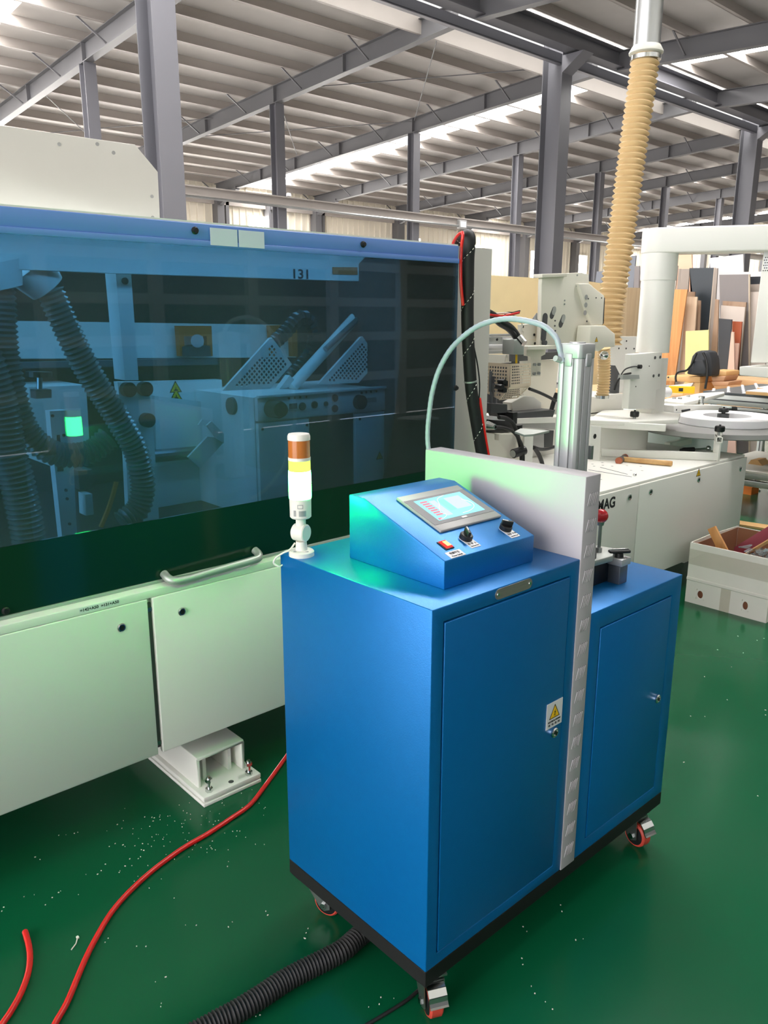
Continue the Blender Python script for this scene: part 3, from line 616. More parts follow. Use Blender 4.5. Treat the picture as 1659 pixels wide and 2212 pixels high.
wire = spline([(tx - 0.012, ty + 0.008, zt + 0.030), (tx - 0.026, ty + 0.010, zt + 0.016), (cx0 - 0.004, ty + 0.026, zt + 0.006), (cx0 - 0.016, ty + 0.038, zt - 0.006), (cx0 - 0.018, ty + 0.044, zt - 0.020), (cx0 - 0.008, ty + 0.036, zt - 0.028), (cx0 + 0.001, ty + 0.036, zt - 0.026)], 0.004)
build(MB().tube(wire, 0.0022, 8), 'wire', IVORY, tw)
# pneumatic cylinder, square profile
px_, py_, ps = 1.770, 1.190, 0.070
def sqr(mb, z0_, z1_, g, s=0.07, o=0.0):
    a = s + o; c = 0.007 + o * 0.3; w = 0.010; d = g
    pr = []
    m_ = a / 2
    for q in range(4):
        ang = q * PI / 2; ca, sa = math.cos(ang), math.sin(ang)
        side = [(-m_ + c, -m_), (-0.0165, -m_), (-0.0165, -m_ + d), (-0.0125, -m_ + d), (-0.0125, -m_), (0.0125, -m_), (0.0125, -m_ + d), (0.0165, -m_ + d), (0.0165, -m_), (m_ - c, -m_)] if d else [(-m_ + c, -m_), (m_ - c, -m_)]
        pr += [(px_ + s / 2 + x_ * ca - y_ * sa, py_ + s / 2 + x_ * sa + y_ * ca) for x_, y_ in side]
    return mb.prism(pr, 'z', z0_, z1_)
cyl_ = build(sqr(MB(), 0.875, 1.405, 0.006), 'pneumatic_cylinder', ALU, cab, 0.0006, label='tall square-profile aluminium air cylinder')
build(sqr(MB(), 1.405, 1.443, 0, o=0.002), 'end_cap', ALU, cyl_, 0.003); build(sqr(MB(), 0.833, 0.875, 0, o=0.002), 'end_cap', ALU, cyl_, 0.003)
build(MB().cyl((px_ + .035, py_ + .035, 1.443), (px_ + .035, py_ + .035, 1.4465), 0.021, n=24), 'cap_disc', ALU, cyl_)
for dx, dy, nx, ny in ((0, 0.035, -1, 0), (0.035, 0, 0, -1)):
    build(MB().box(px_ + dx - (0.004 if nx else 0.011), px_ + dx + (0.004 if nx else 0.011), py_ + dy - (0.004 if ny else 0.011), py_ + dy + (0.004 if ny else 0.011), 1.385, 1.418), 'tie_lug', ALU, cyl_, 0.002)
build(MB().cyl((px_ - 0.002, py_ + 0.06, 1.40), (px_ - 0.022, py_ + 0.062, 1.405), 0.008, n=12), 'fitting', ALUM, cyl_)
build(MB().box(px_ + 0.072, px_ + 0.082, py_ - 0.004, py_ + 0.006, 1.135, 1.172), 'sensor', ZINC, cyl_)
build(MB().box(px_ - 0.02, px_ + 0.09, py_ - 0.01, py_ + 0.08, zl, 0.833), 'mount_plate', DARKG, cab, 0.002)
# spiral-wrapped hose arching over the slab
hp = [(1.772, 1.245, 1.395)] + [(1.765,1.256,1.439),(1.765,1.267,1.459),(1.765,1.301,1.484),(1.765,1.344,1.496),(1.765,1.395,1.503),(1.765,1.440,1.504),(1.765,1.489,1.497),(1.765,1.540,1.482),(1.765,1.592,1.453),(1.765,1.643,1.412),(1.765,1.687,1.351),(1.765,1.713,1.283),(1.765,1.725,1.215),(1.765,1.730,1.163),(1.765,1.727,1.113)] + [(1.755, 1.70, 1.05), (1.745, 1.68, 0.95), (1.735, 1.58, 0.85), (1.73, 1.50, 0.80), (1.73, 1.472, 0.79)]
hw = hose(hp, 0.0080, 0.018, 0.0008, 12, 4)
build(hw, 'air_hose', SPIRAL, cab, smooth=True, label='grey spiral-wrapped hose arching over the white slab')
# lever clamp station on the low box
blk = build(MB().box(1.640, 1.825, 1.085, 1.180, zl, 0.880), 'press_block', BLACK, cab, 0.003)
pp = [(1.62, 1.075), (1.78, 1.060), (1.80, 1.072), (1.835, 1.068), (1.842, 1.10), (1.815, 1.19), (1.62, 1.2)]
top = build(MB().prism(pp, 'z', 0.889, 0.905), 'press_plate', ALUM, cab, 0.002)
build(MB().lathe([(0.06, 0.0), (0.06, 0.016), (0, 0.016)], (1.70, 1.13, 0.905), 28), 'dial_disc', DARKG, cab, smooth=True)
lev = build(MB().cyl((1.782, 1.105, 0.905), (1.782, 1.105, 0.992), 0.0045, n=12), 'lever', ZINC, cab, label='steel lever with red ball')
build(MB().cyl((1.782, 1.105, 0.905), (1.782, 1.105, 0.917), 0.0095, n=6).cyl((1.782, 1.105, 0.978), (1.782, 1.105, 0.988), 0.0085, 0.0105, 12), 'nut', ZINC, lev)
build(MB().sphere((1.782, 1.105, 1.003), 0.0185, 24, 16), 'ball_knob', RED, lev, smooth=True)
cl = build(MB().box(1.797, 1.836, 1.047, 1.082, zl, 0.873), 'clamp_post', IRON, cab, 0.0015)
build(MB().box(1.797, 1.842, 1.043, 1.086, 0.873, 0.892), 'clamp_jaw', ALU, cl, 0.0015)
build(MB().cyl((1.818, 1.066, 0.892), (1.818, 1.066, 0.904), 0.013, 0.011, 14), 'clamp_boss', BLACK, cl, smooth=True)
build(MB().bar((1.796, 1.083, 0.907), (1.842, 1.048, 0.908), 0.020, 0.009), 'clamp_handle', BLACK, cl, 0.004)
build(MB().bar((1.800, 1.080, 0.913), (1.838, 1.051, 0.914), 0.005, 0.004), 'handle_trim', CHROME, cl, 0.001)

# ------------------------------------------------------------------ on the floor near the cabinet
def ground_hose(name, pts, r, m, label, cat, pitch=None, depth=0, z=None):
    t = thing(name, label, cat, (pts[0][0], pts[0][1], 0))
    P = [(p[0], p[1], (p[2] if len(p) > 2 and z is None else (z or r))) for p in pts]
    if pitch: build(hose(P, r, pitch, depth, 20), 'hose', m, t, smooth=True)
    else: build(MB().tube(spline(P, 0.02), r, 12), 'hose', m, t, smooth=True)
    return t
g = [(1.150,1.254),(1.099,1.256),(1.062,1.254),(1.010,1.247),(0.96,1.252),(0.903,1.261),(0.846,1.267),(0.782,1.267),(0.718,1.270),(0.659,1.277)]
g = g + [(g[-1][0] - 0.25, g[-1][1] + 0.02), (g[-1][0] - 0.6, g[-1][1] - 0.08), (g[-1][0] - 1.1, g[-1][1] - 0.15)]
ground_hose('corrugated_hose', g, 0.026, RUBBER, 'black corrugated hose coming out from under the blue cabinet', 'hose', 0.0088, 0.004, 0.0265)
g = [(1.958,2.341),(1.692,2.219),(1.511,2.121),(1.408,2.057),(1.282,1.977),(1.181,1.918),(1.100,1.898),(1.009,1.880),(0.927,1.871),(0.844,1.851),(0.777,1.828),(0.705,1.794),(0.646,1.755),(0.587,1.701),(0.546,1.659),(0.51,1.617),(0.464,1.563),(0.422,1.525),(0.374,1.481)]
g = g + [(g[-1][0] - 0.18, g[-1][1] - 0.05), (g[-1][0] - 0.5, g[-1][1] - 0.02), (g[-1][0] - 0.9, g[-1][1] + 0.15)]
ground_hose('red_hose', g, 0.0072, REDH, 'long red hose curving across the green floor from behind the blue cabinet', 'hose', z=0.0075)
g = [(0.468,1.846),(0.46,1.796),(0.447,1.749),(0.426,1.703),(0.396,1.659),(0.365,1.626),(0.339,1.604),(0.298,1.580)]
g = g + [(g[-1][0] - 0.15, g[-1][1] + 0.0), (g[-1][0] - 0.45, g[-1][1] + 0.12), (g[-1][0] - 0.8, g[-1][1] + 0.2)]
rt_ = ground_hose('red_hose', g, 0.0072, REDH, 'short cut end of red hose at the lower left corner', 'hose', z=0.0075)
g = [(1.079,1.057),(1.039,1.055),(0.987,1.060),(0.926,1.068),(0.855,1.078)]
ground_hose('thin_cable', g, 0.004, RUBBER, 'thin black cable on the floor beside the front castor', 'cable', z=0.0042)
g = [(0.56,1.744),(0.55,1.728),(0.541,1.719),(0.532,1.715)]
tt = ground_hose('cable_tie', g, 0.0016, IVORY, 'white cut cable tie lying between the two red hoses', 'cable tie', z=0.0022)
build(MB().box(g[0][0] - .003, g[0][0] + .003, g[0][1] - .004, g[0][1] + .004, 0, .005), 'tie_head', IVORY, tt, 0.001)
mb = MB(); rnd = random.Random(3)
spots = [(0.678,2.181),(0.768,2.030),(0.802,1.999),(0.727,1.963),(0.741,1.904),(0.765,1.918),(0.669,1.958),(0.534,1.973),(0.566,1.930),(0.592,1.940),(0.846,1.977),(0.9,1.955),(1.073,1.848),(0.985,1.818),(0.991,1.738),(0.875,1.531),(0.657,1.620),(0.616,1.692),(0.641,1.489),(0.974,1.828),(0.815,1.926),(0.83,2.113),(0.909,2.092),(0.929,2.068),(0.97,2.045),(0.978,1.985),(0.938,2.047),(0.716,2.159),(0.597,2.108),(0.45,1.968),(0.801,1.583),(0.956,1.490),(0.771,1.249),(0.623,1.425),(0.993,1.374),(0.979,1.364),(0.964,1.102),(1.415,1.019),(1.533,0.984),(1.331,0.957),(1.271,0.873),(1.477,0.903),(1.266,0.82),(1.022,1.081)]
for p in spots:
    for q in range(2):
        a = rnd.random() * 3; s = 0.0010 + rnd.random() * 0.0014; ox, oy = (rnd.random() - .5) * .05 * q, (rnd.random() - .5) * .05 * q
        mb.obox((p[0] + ox, p[1] + oy, 0.0009), (s * (1 + rnd.random()), s, 0.0016), Matrix.Rotation(a, 3, 'Z'))
for k in range(90):
    cx_, cy_ = 0.98 + rnd.gauss(0, .16), 1.95 + rnd.gauss(0, .10); s = 0.0008 + rnd.random() * 0.0012
    mb.obox((cx_, cy_, 0.0008), (s * 1.6, s, 0.0014), Matrix.Rotation(rnd.random() * 3, 3, 'Z'))
for k in range(60):
    cx_, cy_ = 2.2 + rnd.random() * 1.6, -.1 + rnd.random() * 1.6; s = 0.0012 + rnd.random() * 0.002
    mb.obox((cx_, cy_, 0.0008), (s * 2.2, s, 0.0014), Matrix.Rotation(rnd.random() * 3, 3, 'Z'))
db = build(mb, 'sawdust_debris', IVORY, None, kind='stuff'); tag(db, 'tiny white chips scattered over the green floor', 'debris')
# ------------------------------------------------------------------ left machine: hooded edge banding machine
hx1 = 2.272; gy = 2.085; dy = 2.05
mc = thing('edge_banding_machine', 'long white machine with blue tinted hood glass and two white doors', 'machine', (0.9, 2.6, 0))
def plate(name, poly, y, th, m, parent=mc, bevel=0.0, **k): return build(MB().prism(poly, 'y', y, y + th), name, m, parent, bevel, **k)
build(MB().box(-0.9, 1.95, dy + 0.022, 3.3, 0.235, 0.735), 'lower_body', WHITE, mc)
da = build(MB().box(-0.9, 0.951, dy, dy + 0.02, 0.219, 0.7175), 'door', WHITE, mc, 0.004)
dbx = build(MB().box(0.9655, 1.945, dy, dy + 0.02, 0.219, 0.7175), 'door', WHITE, mc, 0.004)
build(MB().box(0.951, 0.9655, dy + 0.012, dy + 0.021, 0.235, 0.70), 'door_gap', DARKG, mc)
for zc in (0.682, 0.252): build(MB().box(0.950, 0.966, dy + 0.006, dy + 0.013, zc - 0.006, zc + 0.006), 'hinge', ZINC, mc)
for q, d_ in (((0.867,2.050,0.654), da), ((1.055,2.050,0.653), dbx)):
    o = quarter_lock(d_, (q[0], dy, q[2]), 0.0125); build(MB().cyl((q[0], dy - 0.005, q[2]), (q[0], dy - 0.0035, q[2]), 0.0075, n=14), 'lock_core', BLACK, o)
# ledge above the doors
build(MB().prism([(dy + 0.002, 0.718), (dy + 0.002, 0.742), (gy - 0.008, 0.748), (gy + 0.02, 0.748), (gy + 0.02, 0.718)], 'x', -0.9, 2.25), 'ledge', WHITE, mc, 0.002)
build(MB().box(-0.9, 2.25, gy - 0.010, gy + 0.012, 0.748, 0.757), 'glass_channel', ALUM, mc, 0.001)
lbl = build(MB().box((0.754,2.050,0.719)[0], (0.869,2.050,0.716)[0], dy + 0.0012, dy + 0.002, 0.7235, 0.7395), 'strip_label', LABELW, mc)
text('=142+A50  =131+A50', 0.0115, ((0.756,2.050,0.721)[0], dy + 0.001, 0.7275), (1, 0, 0), (0, 0, 1), INK, lbl, width=(0.866,2.050,0.717)[0] - (0.756,2.050,0.721)[0], bold=0.0003)
# hood glass in a frame
build(MB().box(-0.9, hx1, gy - 0.004, gy + 0.002, 0.752, 0.938), 'dark_panel', PANELK, mc, label='dark glossy lower hood panel')
build(MB().box(-0.9, hx1, gy - 0.004, gy + 0.001, 0.9385, 1.7135), 'hood_glass', GLASS, mc, label='blue tinted transparent hood glass')
build(MB().box(-0.9, hx1, gy - 0.004, gy + 0.05, 1.714, 1.762), 'top_rail', RAILB, mc, 0.003, label='blue top rail of the hood')
build(MB().box(-0.9, hx1, gy + 0.0, gy + 0.05, 1.7622, 1.767), 'rail_cap', WHITE, mc)
build(MB().box(-0.9, hx1, gy - 0.008, gy - 0.004, 1.700, 1.716), 'rail_lip', RAILB, mc, 0.001)
build(MB().box(-0.9, hx1 - 0.01, gy + 0.052, gy + 0.30, 1.735, 1.765), 'hood_roof', WHITE, mc)
build(MB().box(hx1 - 0.085, hx1 - 0.002, gy + 0.006, gy + 0.045, 0.76, 1.70), 'end_post', WHITE, mc, 0.003)
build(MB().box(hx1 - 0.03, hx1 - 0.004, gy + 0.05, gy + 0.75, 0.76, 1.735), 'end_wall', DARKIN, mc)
for q in ((1.183,2.080,1.741), (1.803,2.080,1.740), (2.271,2.080,1.243), (0.577,2.080,0.77)):
    build(MB().lathe([(0.0105, 0), (0.0105, 0.003), (0.007, 0.005), (0.007, 0.010), (0, 0.010)], q, 14, (0, -1, 0)), 'glass_screw', BLACK, mc, smooth=True)
for a, b in (((1.229,2.080,1.738), (1.318,2.080,1.734)), ((1.323,2.080,1.735), (1.411,2.080,1.733))):
    build(MB().box(a[0], b[0], gy - 0.0095, gy - 0.0082, 1.705, 1.752), 'blank_sticker', STICK, mc)
# D handle on the dark panel
ha, hb = (1.039,2.050,0.76), (1.315,2.050,0.77)
hpnt = spline([(ha[0] - 0.018, gy - 0.006, ha[2] + 0.012), (ha[0] - 0.017, gy - 0.03, ha[2] + 0.003), (ha[0] - 0.004, 2.040, ha[2] - 0.004), (ha[0] + 0.03, 2.036, ha[2] - 0.006), ((ha[0] + hb[0]) / 2, 2.036, (ha[2] + hb[2]) / 2 - 0.006), (hb[0] - 0.02, 2.036, hb[2] - 0.006), (hb[0] + 0.010, 2.040, hb[2] - 0.004), (hb[0] + 0.022, gy - 0.03, hb[2] + 0.003), (hb[0] + 0.022, gy - 0.006, hb[2] + 0.012)], 0.008)
build(MB().tube(hpnt, 0.0125, 16), 'handle', ALUM, mc, smooth=True)
# machine foot
ft = build(MB().box(1.070, 1.285, 2.010, 2.75, 0.0, 0.012).box(1.072, 1.285, 2.012, 2.75, 0.016, 0.032), 'foot_plate', WHITE, mc, 0.002)
xa, xb = 1.086, 1.262; yq = 2.072; mb = MB()
mb.box(xa, xa + 0.012, yq, 2.7, 0.032, 0.128).box(xb - 0.012, xb, yq, 2.7, 0.032, 0.128).box(xa, xb, yq, 2.7, 0.128, 0.140)
build(mb, 'foot_channel', WHITE, ft, 0.003)
for xx in (1.128, 1.222): build(MB().box(xx - 0.006, xx + 0.006, yq + 0.03, yq + 0.2, 0.032, 0.128), 'foot_rib', WHITE, ft)
build(MB().box(1.17, 1.255, 2.35, 2.42, 0.14, 0.235), 'foot_post', WHITE, ft)
for xx, yy in ((1.105, 2.036), (1.252, 2.032)):
    build(MB().cyl((xx, yy, 0.032), (xx, yy, 0.085), 0.006, n=10).cyl((xx, yy, 0.032), (xx, yy, 0.044), 0.0125, n=6).cyl((xx, yy, 0.066), (xx, yy, 0.077), 0.0115, n=6), 'levelling_bolt', CHROME, ft)
build(MB().cyl((1.185, 2.035, 0.0321), (1.185, 2.035, 0.0326), 0.009, n=14), 'bolt_hole', DARKG, ft)
build(MB().box(-0.8, 2.2, gy + 0.062, gy + 0.10, 1.722, 1.734), 'added_fill_strip', HOODFILL, mc)  # light strip added out of sight behind the top rail to brighten the inside
build(MB().box(-0.8, 2.1, 2.62, 2.68, 1.70, 1.715), 'added_fill_strip', REARFILL, mc)  # another added light strip, hidden by the header beam
# --- inside the hood
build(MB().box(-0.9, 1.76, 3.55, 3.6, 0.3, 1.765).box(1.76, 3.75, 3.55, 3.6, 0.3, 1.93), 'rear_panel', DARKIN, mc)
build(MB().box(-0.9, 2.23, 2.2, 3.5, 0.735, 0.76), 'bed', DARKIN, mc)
hd = plate('header_beam', [(-0.9, 1.735), (-0.9, (0.757,2.400,1.638)[2]), [(1.074,1.635)][0], [(2.059,1.640)][0], [(2.059,1.703)][0], (2.1, 1.735)], 2.4, 0.04, WHITE)
t0 = (1.740,2.399,1.641)
text('131', 0.045, t0, (1, 0, 0), (0, 0, 1), INK, hd, name='numerals', width=(1.806,2.399,1.643)[0] - t0[0], bold=0.001)
plate('orange_label', [(1.929,1.686),(2.047,1.690),(2.047,1.662),(1.929,1.661)], 2.393, 0.004, ORF, hd)
vp = plate('post', [(1.134,1.642),(1.185,1.644),(1.185,1.303),(1.138,1.305)], 2.5, 0.08, WHITE)
build(MB().lathe([(0.011, 0), (0.011, 0.004), (0.006, 0.004), (0.006, 0.001), (0, 0.001)], (1.162,2.500,1.617), 14, (0, -1, 0)), 'bushing', DARKG, vp)
bb = plate('cross_beam', [(0.577,1.496),(0.966,1.491),(2.198,1.469),(2.194,1.325),(0.953,1.360),(0.561,1.372)], 3.0, 0.15, WHITE)
plate('guide_rail', [(0.615,1.363),(0.938,1.350),(1.753,1.339),(1.752,1.311),(0.936,1.329),(0.612,1.340)], 2.95, 0.04, IRON); plate('guide_rail', [(1.418,1.319),(1.793,1.323),(1.788,1.242),(1.413,1.254)], 2.98, 0.05, BLACK)
for a in ([(1.583,1.470),(1.735,1.469),(1.734,1.347),(1.710,1.347),(1.710,1.428),(1.606,1.429),(1.608,1.351),(1.586,1.351)], [(2.025,1.469),(2.169,1.470),(2.170,1.331),(2.142,1.332),(2.140,1.430),(2.048,1.431),(2.054,1.335),(2.034,1.336)]): plate('orange_guard', a, 2.955, 0.03, ORF)
plate('trim_unit', [(1.595,1.388),(1.629,1.396),(1.692,1.392),(1.693,1.349),(1.594,1.352)], 2.9, 0.06, DARKG)
build(MB().cyl((1.663,2.950,1.410), (1.624,2.880,1.412), 0.026, n=18), 'trim_disc', GREYL, mc)
pb = plate('side_plate', [(1.417,1.261),(1.739,1.253),(1.724,0.679),(1.414,0.718)], 2.9, 0.05, WHITE)
for q in ((1.527,2.900,1.229), (1.527,2.900,1.198)): warn_triangle(pb, (q[0], 2.899, q[2]), 0.027, (1, 0, 0), (0, 0, 1), (0, -1, 0), False)
plate('inner_cover', [(1.416,1.210),(1.631,1.171),(1.630,0.967),(1.406,0.983)], 2.86, 0.03, WHITE)
build(MB().cyl((1.327,2.830,0.984), (1.682,2.830,0.974), 0.025, n=14), 'drive_shaft', IRON, mc)
bp_ = plate('bracket_plate', [(1.209,1.283),(1.326,1.277),(1.333,1.071),(1.331,0.699),(1.211,0.728),(1.222,1.082)], 2.72, 0.03, WHITE)
for q in ((1.240,2.720,1.255), (1.303,2.720,1.254), (1.304,2.720,1.141)): build(MB().cyl(q, (q[0], q[1] - 0.03, q[2]), 0.026, n=20), 'black_knob', BLACK, bp_)
ub = plate('drive_housing', [(0.933,1.274),(1.129,1.271),(1.121,0.992),(0.982,0.997),(0.929,1.209)], 2.8, 0.25, WHITE)
cb = plate('front_column', [(0.923,1.212),(0.977,1.211),(0.984,1.046),(0.972,0.775),(0.923,0.779),(0.921,1.074)], 2.6, 0.04, WHITE)
for q in ((0.93,2.600,1.197), (0.96,2.600,1.131), (0.95,2.600,0.949), (0.951,2.600,0.92), (0.951,2.600,0.834)): build(MB().cyl(q, (q[0], q[1] - 0.004, q[2]), 0.005, n=10), 'screw', BLACK, cb)
plate('black_slot', [(0.938,1.134),(0.947,1.134),(0.948,1.014),(0.928,1.015)], 2.597, 0.004, BLACK, cb)
ad = plate('adjuster_block', [(0.9,1.278),(0.95,1.277),(0.948,1.250),(0.899,1.250)], 2.64, 0.05, IRON)
build(MB().cyl((0.919,2.660,1.279), (0.923,2.660,1.319), 0.009, n=10), 'spindle', ZINC, ad); build(MB().cyl((0.922,2.660,1.317), (0.923,2.660,1.334), 0.04, n=16), 'hand_wheel', BLACK, ad)
plate('switch_box', [(1.021,0.92),(1.045,0.919),(1.044,0.847),(1.018,0.846)], 2.62, 0.06, WHITE); plate('motor_block', [(1.019,0.996),(1.068,0.995),(1.062,0.929),(1.019,0.93)], 2.66, 0.08, DARKG)
build(MB().tube(spline([(1.159,2.680,0.936),(1.141,2.680,0.887),(1.120,2.680,0.839),(1.089,2.680,0.782)], 0.02), 0.009, 8), 'orange_cable', ORANGE, mc)
cn = build(MB().cyl((0.867,2.500,1.650), (0.917,2.500,1.590), 0.075, 0.055, 18).cyl((0.757,2.450,1.652), (0.774,2.450,1.583), 0.075, 0.055, 18), 'hose_spigot', WHITE, mc, smooth=True)
for nm, pts, r in (('a', [(0.772,2.460,1.590),(0.771,2.460,1.542),(0.765,2.460,1.429),(0.769,2.460,1.340),(0.784,2.460,1.234),(0.808,2.460,1.162),(0.867,2.460,1.103),(0.938,2.460,1.086),(0.998,2.460,1.094),(1.047,2.460,1.129)], 0.040),
                   ('b', [(0.923,2.500,1.581),(0.953,2.500,1.499),(0.992,2.500,1.399),(1.034,2.500,1.310),(1.074,2.500,1.238),(1.111,2.500,1.169),(1.153,2.500,1.082),(1.169,2.500,1.005),(1.172,2.500,0.935),(1.147,2.500,0.868),(1.089,2.500,0.834)], 0.043),
                   ('c', [(0.657,2.400,1.466),(0.693,2.400,1.390),(0.718,2.400,1.240),(0.724,2.400,1.141),(0.739,2.400,1.037),(0.748,2.400,0.951),(0.754,2.400,0.854),(0.753,2.400,0.786)], 0.050)):
    build(hose(pts, r, 0.0155, 0.0085, 18), 'suction_hose', HOSEG, mc, smooth=True)
# trimming unit with knobs and guards
ul = (1.613,2.450,1.224); ur = (2.328,2.450,1.221); ux0, ux1 = ul[0], ur[0]; uz = (ul[2] + ur[2]) / 2
un = build(MB().box(ux0, ux1, 2.475, 2.95, 0.76, uz - 0.004), 'unit_body', WHITE, mc)
plate('unit_panel', [(ux0, uz), (ux1, uz), (ux1, (2.329,2.450,1.128)[2]), (ux0, (1.609,2.450,1.134)[2])], 2.45, 0.02, WHITE, un, 0.002)
build(MB().box(ux0, ux1, 2.440, 2.455, uz - 0.004, uz + 0.006), 'panel_rim', WHITE, un, 0.001)
zlo = (1.846,2.450,1.126)[2]
plate('cover', [(ux0 + 0.003, zlo), ((1.850,2.450,1.125)[0], zlo), ((1.850,2.450,1.125)[0], 0.78), (ux0 + 0.003, 0.78)], 2.455, 0.018, WHITE, un, 0.002)
xr = (2.085,2.450,1.129)[0]
plate('cover', [(xr, zlo - 0.002), (ux1 - 0.003, zlo - 0.002), (ux1 - 0.003, 0.78), (xr, 0.78)], 2.455, 0.018, WHITE, un, 0.002)
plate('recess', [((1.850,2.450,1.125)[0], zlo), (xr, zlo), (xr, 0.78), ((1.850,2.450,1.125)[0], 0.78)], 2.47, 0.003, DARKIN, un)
for q, r, L, m in (((1.673,2.450,1.177), .034, .05, BLACK), ((2.097,2.450,1.172), .030, .022, BLACK), ((2.276,2.450,1.175), .033, .03, BLACK), ((1.814,2.450,1.175), .0155, .006, DARKG), ((1.871,2.450,1.177), .0145, .006, BLACK), ((1.927,2.450,1.177), .009, .008, DARKG), ((1.973,2.450,1.196), .0150, .006, BLACK), ((1.972,2.450,1.155), .0150, .006, BLACK)):
    build(MB().cyl(q, (q[0], q[1] - L, q[2]), r, r * 0.95, 20), 'knob', m, un, smooth=True)
q = (1.652,2.420,1.181); build(MB().cyl(q, (1.632,2.330,1.186), 0.027, n=18), 'knob', BLACK, un, smooth=True)
q = (2.258,2.430,1.178); build(MB().cyl(q, (q[0] + 0.11, 2.40, q[2] - 0.006), 0.014, n=12), 'rod', DARKG, un)
plate('counter', [(1.754,1.189),(1.785,1.190),(1.784,1.170),(1.753,1.170)], 2.442, 0.008, DARKG, un); plate('rating_plate', [(2.141,1.186),(2.191,1.185),(2.191,1.165),(2.141,1.166)], 2.446, 0.004, ALUM, un)
plate('clear_label', [(1.755,1.214),(1.790,1.214),(1.789,1.189),(1.755,1.189)], 2.447, 0.002, LABELW, un)
for q in [(1.752,2.450,1.210),(1.778,2.450,1.210),(1.804,2.450,1.211),(1.832,2.450,1.210),(2.137,2.450,1.209),(2.163,2.450,1.209),(2.192,2.450,1.209),(2.113,2.450,1.208)]: build(MB().cyl(q, (q[0], q[1] - 0.004, q[2]), 0.0045, n=10), 'button', BLACK, un)
for q in [(1.633,2.455,1.104),(1.838,2.455,1.101),(2.107,2.455,1.101),(2.317,2.455,1.099)]: build(MB().cyl(q, (q[0], q[1] - 0.003, q[2]), 0.0055, n=10), 'screw', DARKG, un)
q = (2.216,2.455,0.934); warn_triangle(un, (q[0], 2.454, q[2]), 0.0205, (1, 0, 0), (0, 0, 1), (0, -1, 0))
build(MB().cyl((ux0, 2.62, (1.278,2.107,1.177)[2]), (ux0 - 0.012, 2.62, (1.278,2.107,1.177)[2]), 0.034, 0.032, 20), 'side_port', DARKG, un)
bk2 = plate('bent_bracket', [(1.311,1.040),(1.390,1.103),(1.443,1.092),(1.449,1.073),(1.420,1.049),(1.354,0.996)], 2.43, 0.010, WHITE)
plate('bracket_arm', [(1.384,1.143),(1.402,1.156),(1.450,1.108),(1.448,1.074),(1.419,1.094)], 2.42, 0.008, WHITE, bk2); plate('bracket_lip', [(1.369,1.144),(1.384,1.161),(1.420,1.155),(1.401,1.137)], 2.45, 0.008, WHITE, bk2)
for nm, poly, e0, e1 in (('a', [(1.507,1.249),(1.716,1.426),(1.802,1.327),(1.704,1.244)], [(1.716,1.426),(1.802,1.327)], [(1.507,1.249),(1.716,1.426)]), ('b', [(1.984,1.241),(2.212,1.421),(2.301,1.322),(2.193,1.237)], [(2.212,1.421),(2.301,1.322)], [(1.984,1.241),(2.212,1.421)])):
    y_ = 2.50 if nm == 'a' else 2.56
    mb = perf(MB(), poly, (e0[1][0] - e0[0][0], e0[1][1] - e0[0][1]), (e1[1][0] - e1[0][0], e1[1][1] - e1[0][1]), 0.0148, 0.0098, 0.005, lambda p: (p[0], y_, p[1]))
    n0 = len(mb.v); mb.add([(v[0], v[1] + 0.002, v[2]) for v in mb.v], [tuple(i for i in f) for f in list(mb.f)])
    gd = build(mb, 'perforated_guard', WHITE, mc, label='white guard plate with diamond holes')
    plate('guard_edge', [poly[1], poly[2], (poly[2][0] + 0.006, poly[2][1] + 0.004), (poly[1][0] + 0.004, poly[1][1] + 0.006)], y_, 0.012, WHITE, gd)
    plate('guard_edge', [poly[0], poly[1], (poly[1][0] - 0.004, poly[1][1] + 0.005), (poly[0][0] - 0.006, poly[0][1] + 0.002)], y_, 0.012, WHITE, gd)
for nm, pts in (('a', [(1.871,2.720,1.398),(1.929,2.720,1.439),(2.006,2.720,1.501),(2.060,2.720,1.487),(2.086,2.720,1.422),(2.056,2.720,1.350),(1.982,2.720,1.281),(1.926,2.720,1.233)]), ('b', [(2.399,2.740,1.417),(2.473,2.740,1.470),(2.538,2.740,1.501),(2.566,2.740,1.446),(2.539,2.740,1.367),(2.473,2.740,1.305),(2.430,2.740,1.260)])):
    p = spline(pts, 0.012); build(MB().tube(p, lambda k: 0.033 if k % 2 else 0.027, 8), 'cable_chain', BLACK, mc)
build(MB().cyl((1.918,2.660,1.227), (2.259,2.660,1.502), 0.024, n=16), 'gas_strut', WHITE, mc, smooth=True); build(MB().cyl((2.071,2.630,1.375), (2.268,2.630,1.509), 0.012, n=12), 'strut_rod', ZINC, mc)
plate('strut_base', [(1.781,1.235),(1.832,1.286),(1.853,1.268),(1.822,1.239)], 2.55, 0.03, WHITE); plate('strut_base', [(2.276,1.274),(2.311,1.280),(2.347,1.225),(2.285,1.225)], 2.60, 0.03, WHITE)
plate('gusset', [(2.348,1.745),(2.554,1.755),(2.558,1.650),(2.499,1.651)], 2.35, 0.012, WHITE); plate('hinge_bracket', [(2.336,1.571),(2.353,1.589),(2.437,1.615),(2.537,1.620),(2.541,1.510),(2.440,1.515),(2.342,1.544)], 2.33, 0.02, WHITE)
build(MB().cyl((2.252,2.360,1.557), (2.383,2.360,1.564), 0.012, n=12), 'hinge_rod', ZINC, mc)
plate('inner_post', [(2.433,1.648),(2.464,1.649),(2.476,1.198),(2.443,1.200)], 2.55, 0.03, WHITE); plate('dark_bracket', [(2.451,1.650),(2.499,1.655),(2.500,1.616),(2.452,1.615)], 2.34, 0.03, DARKG)
# end panel
build(MB().box(2.285, 2.602, 2.200, 2.235, 0.20, 1.776), 'end_panel', BEIGE, mc, 0.002, label='light grey end panel beside the cable bundle')

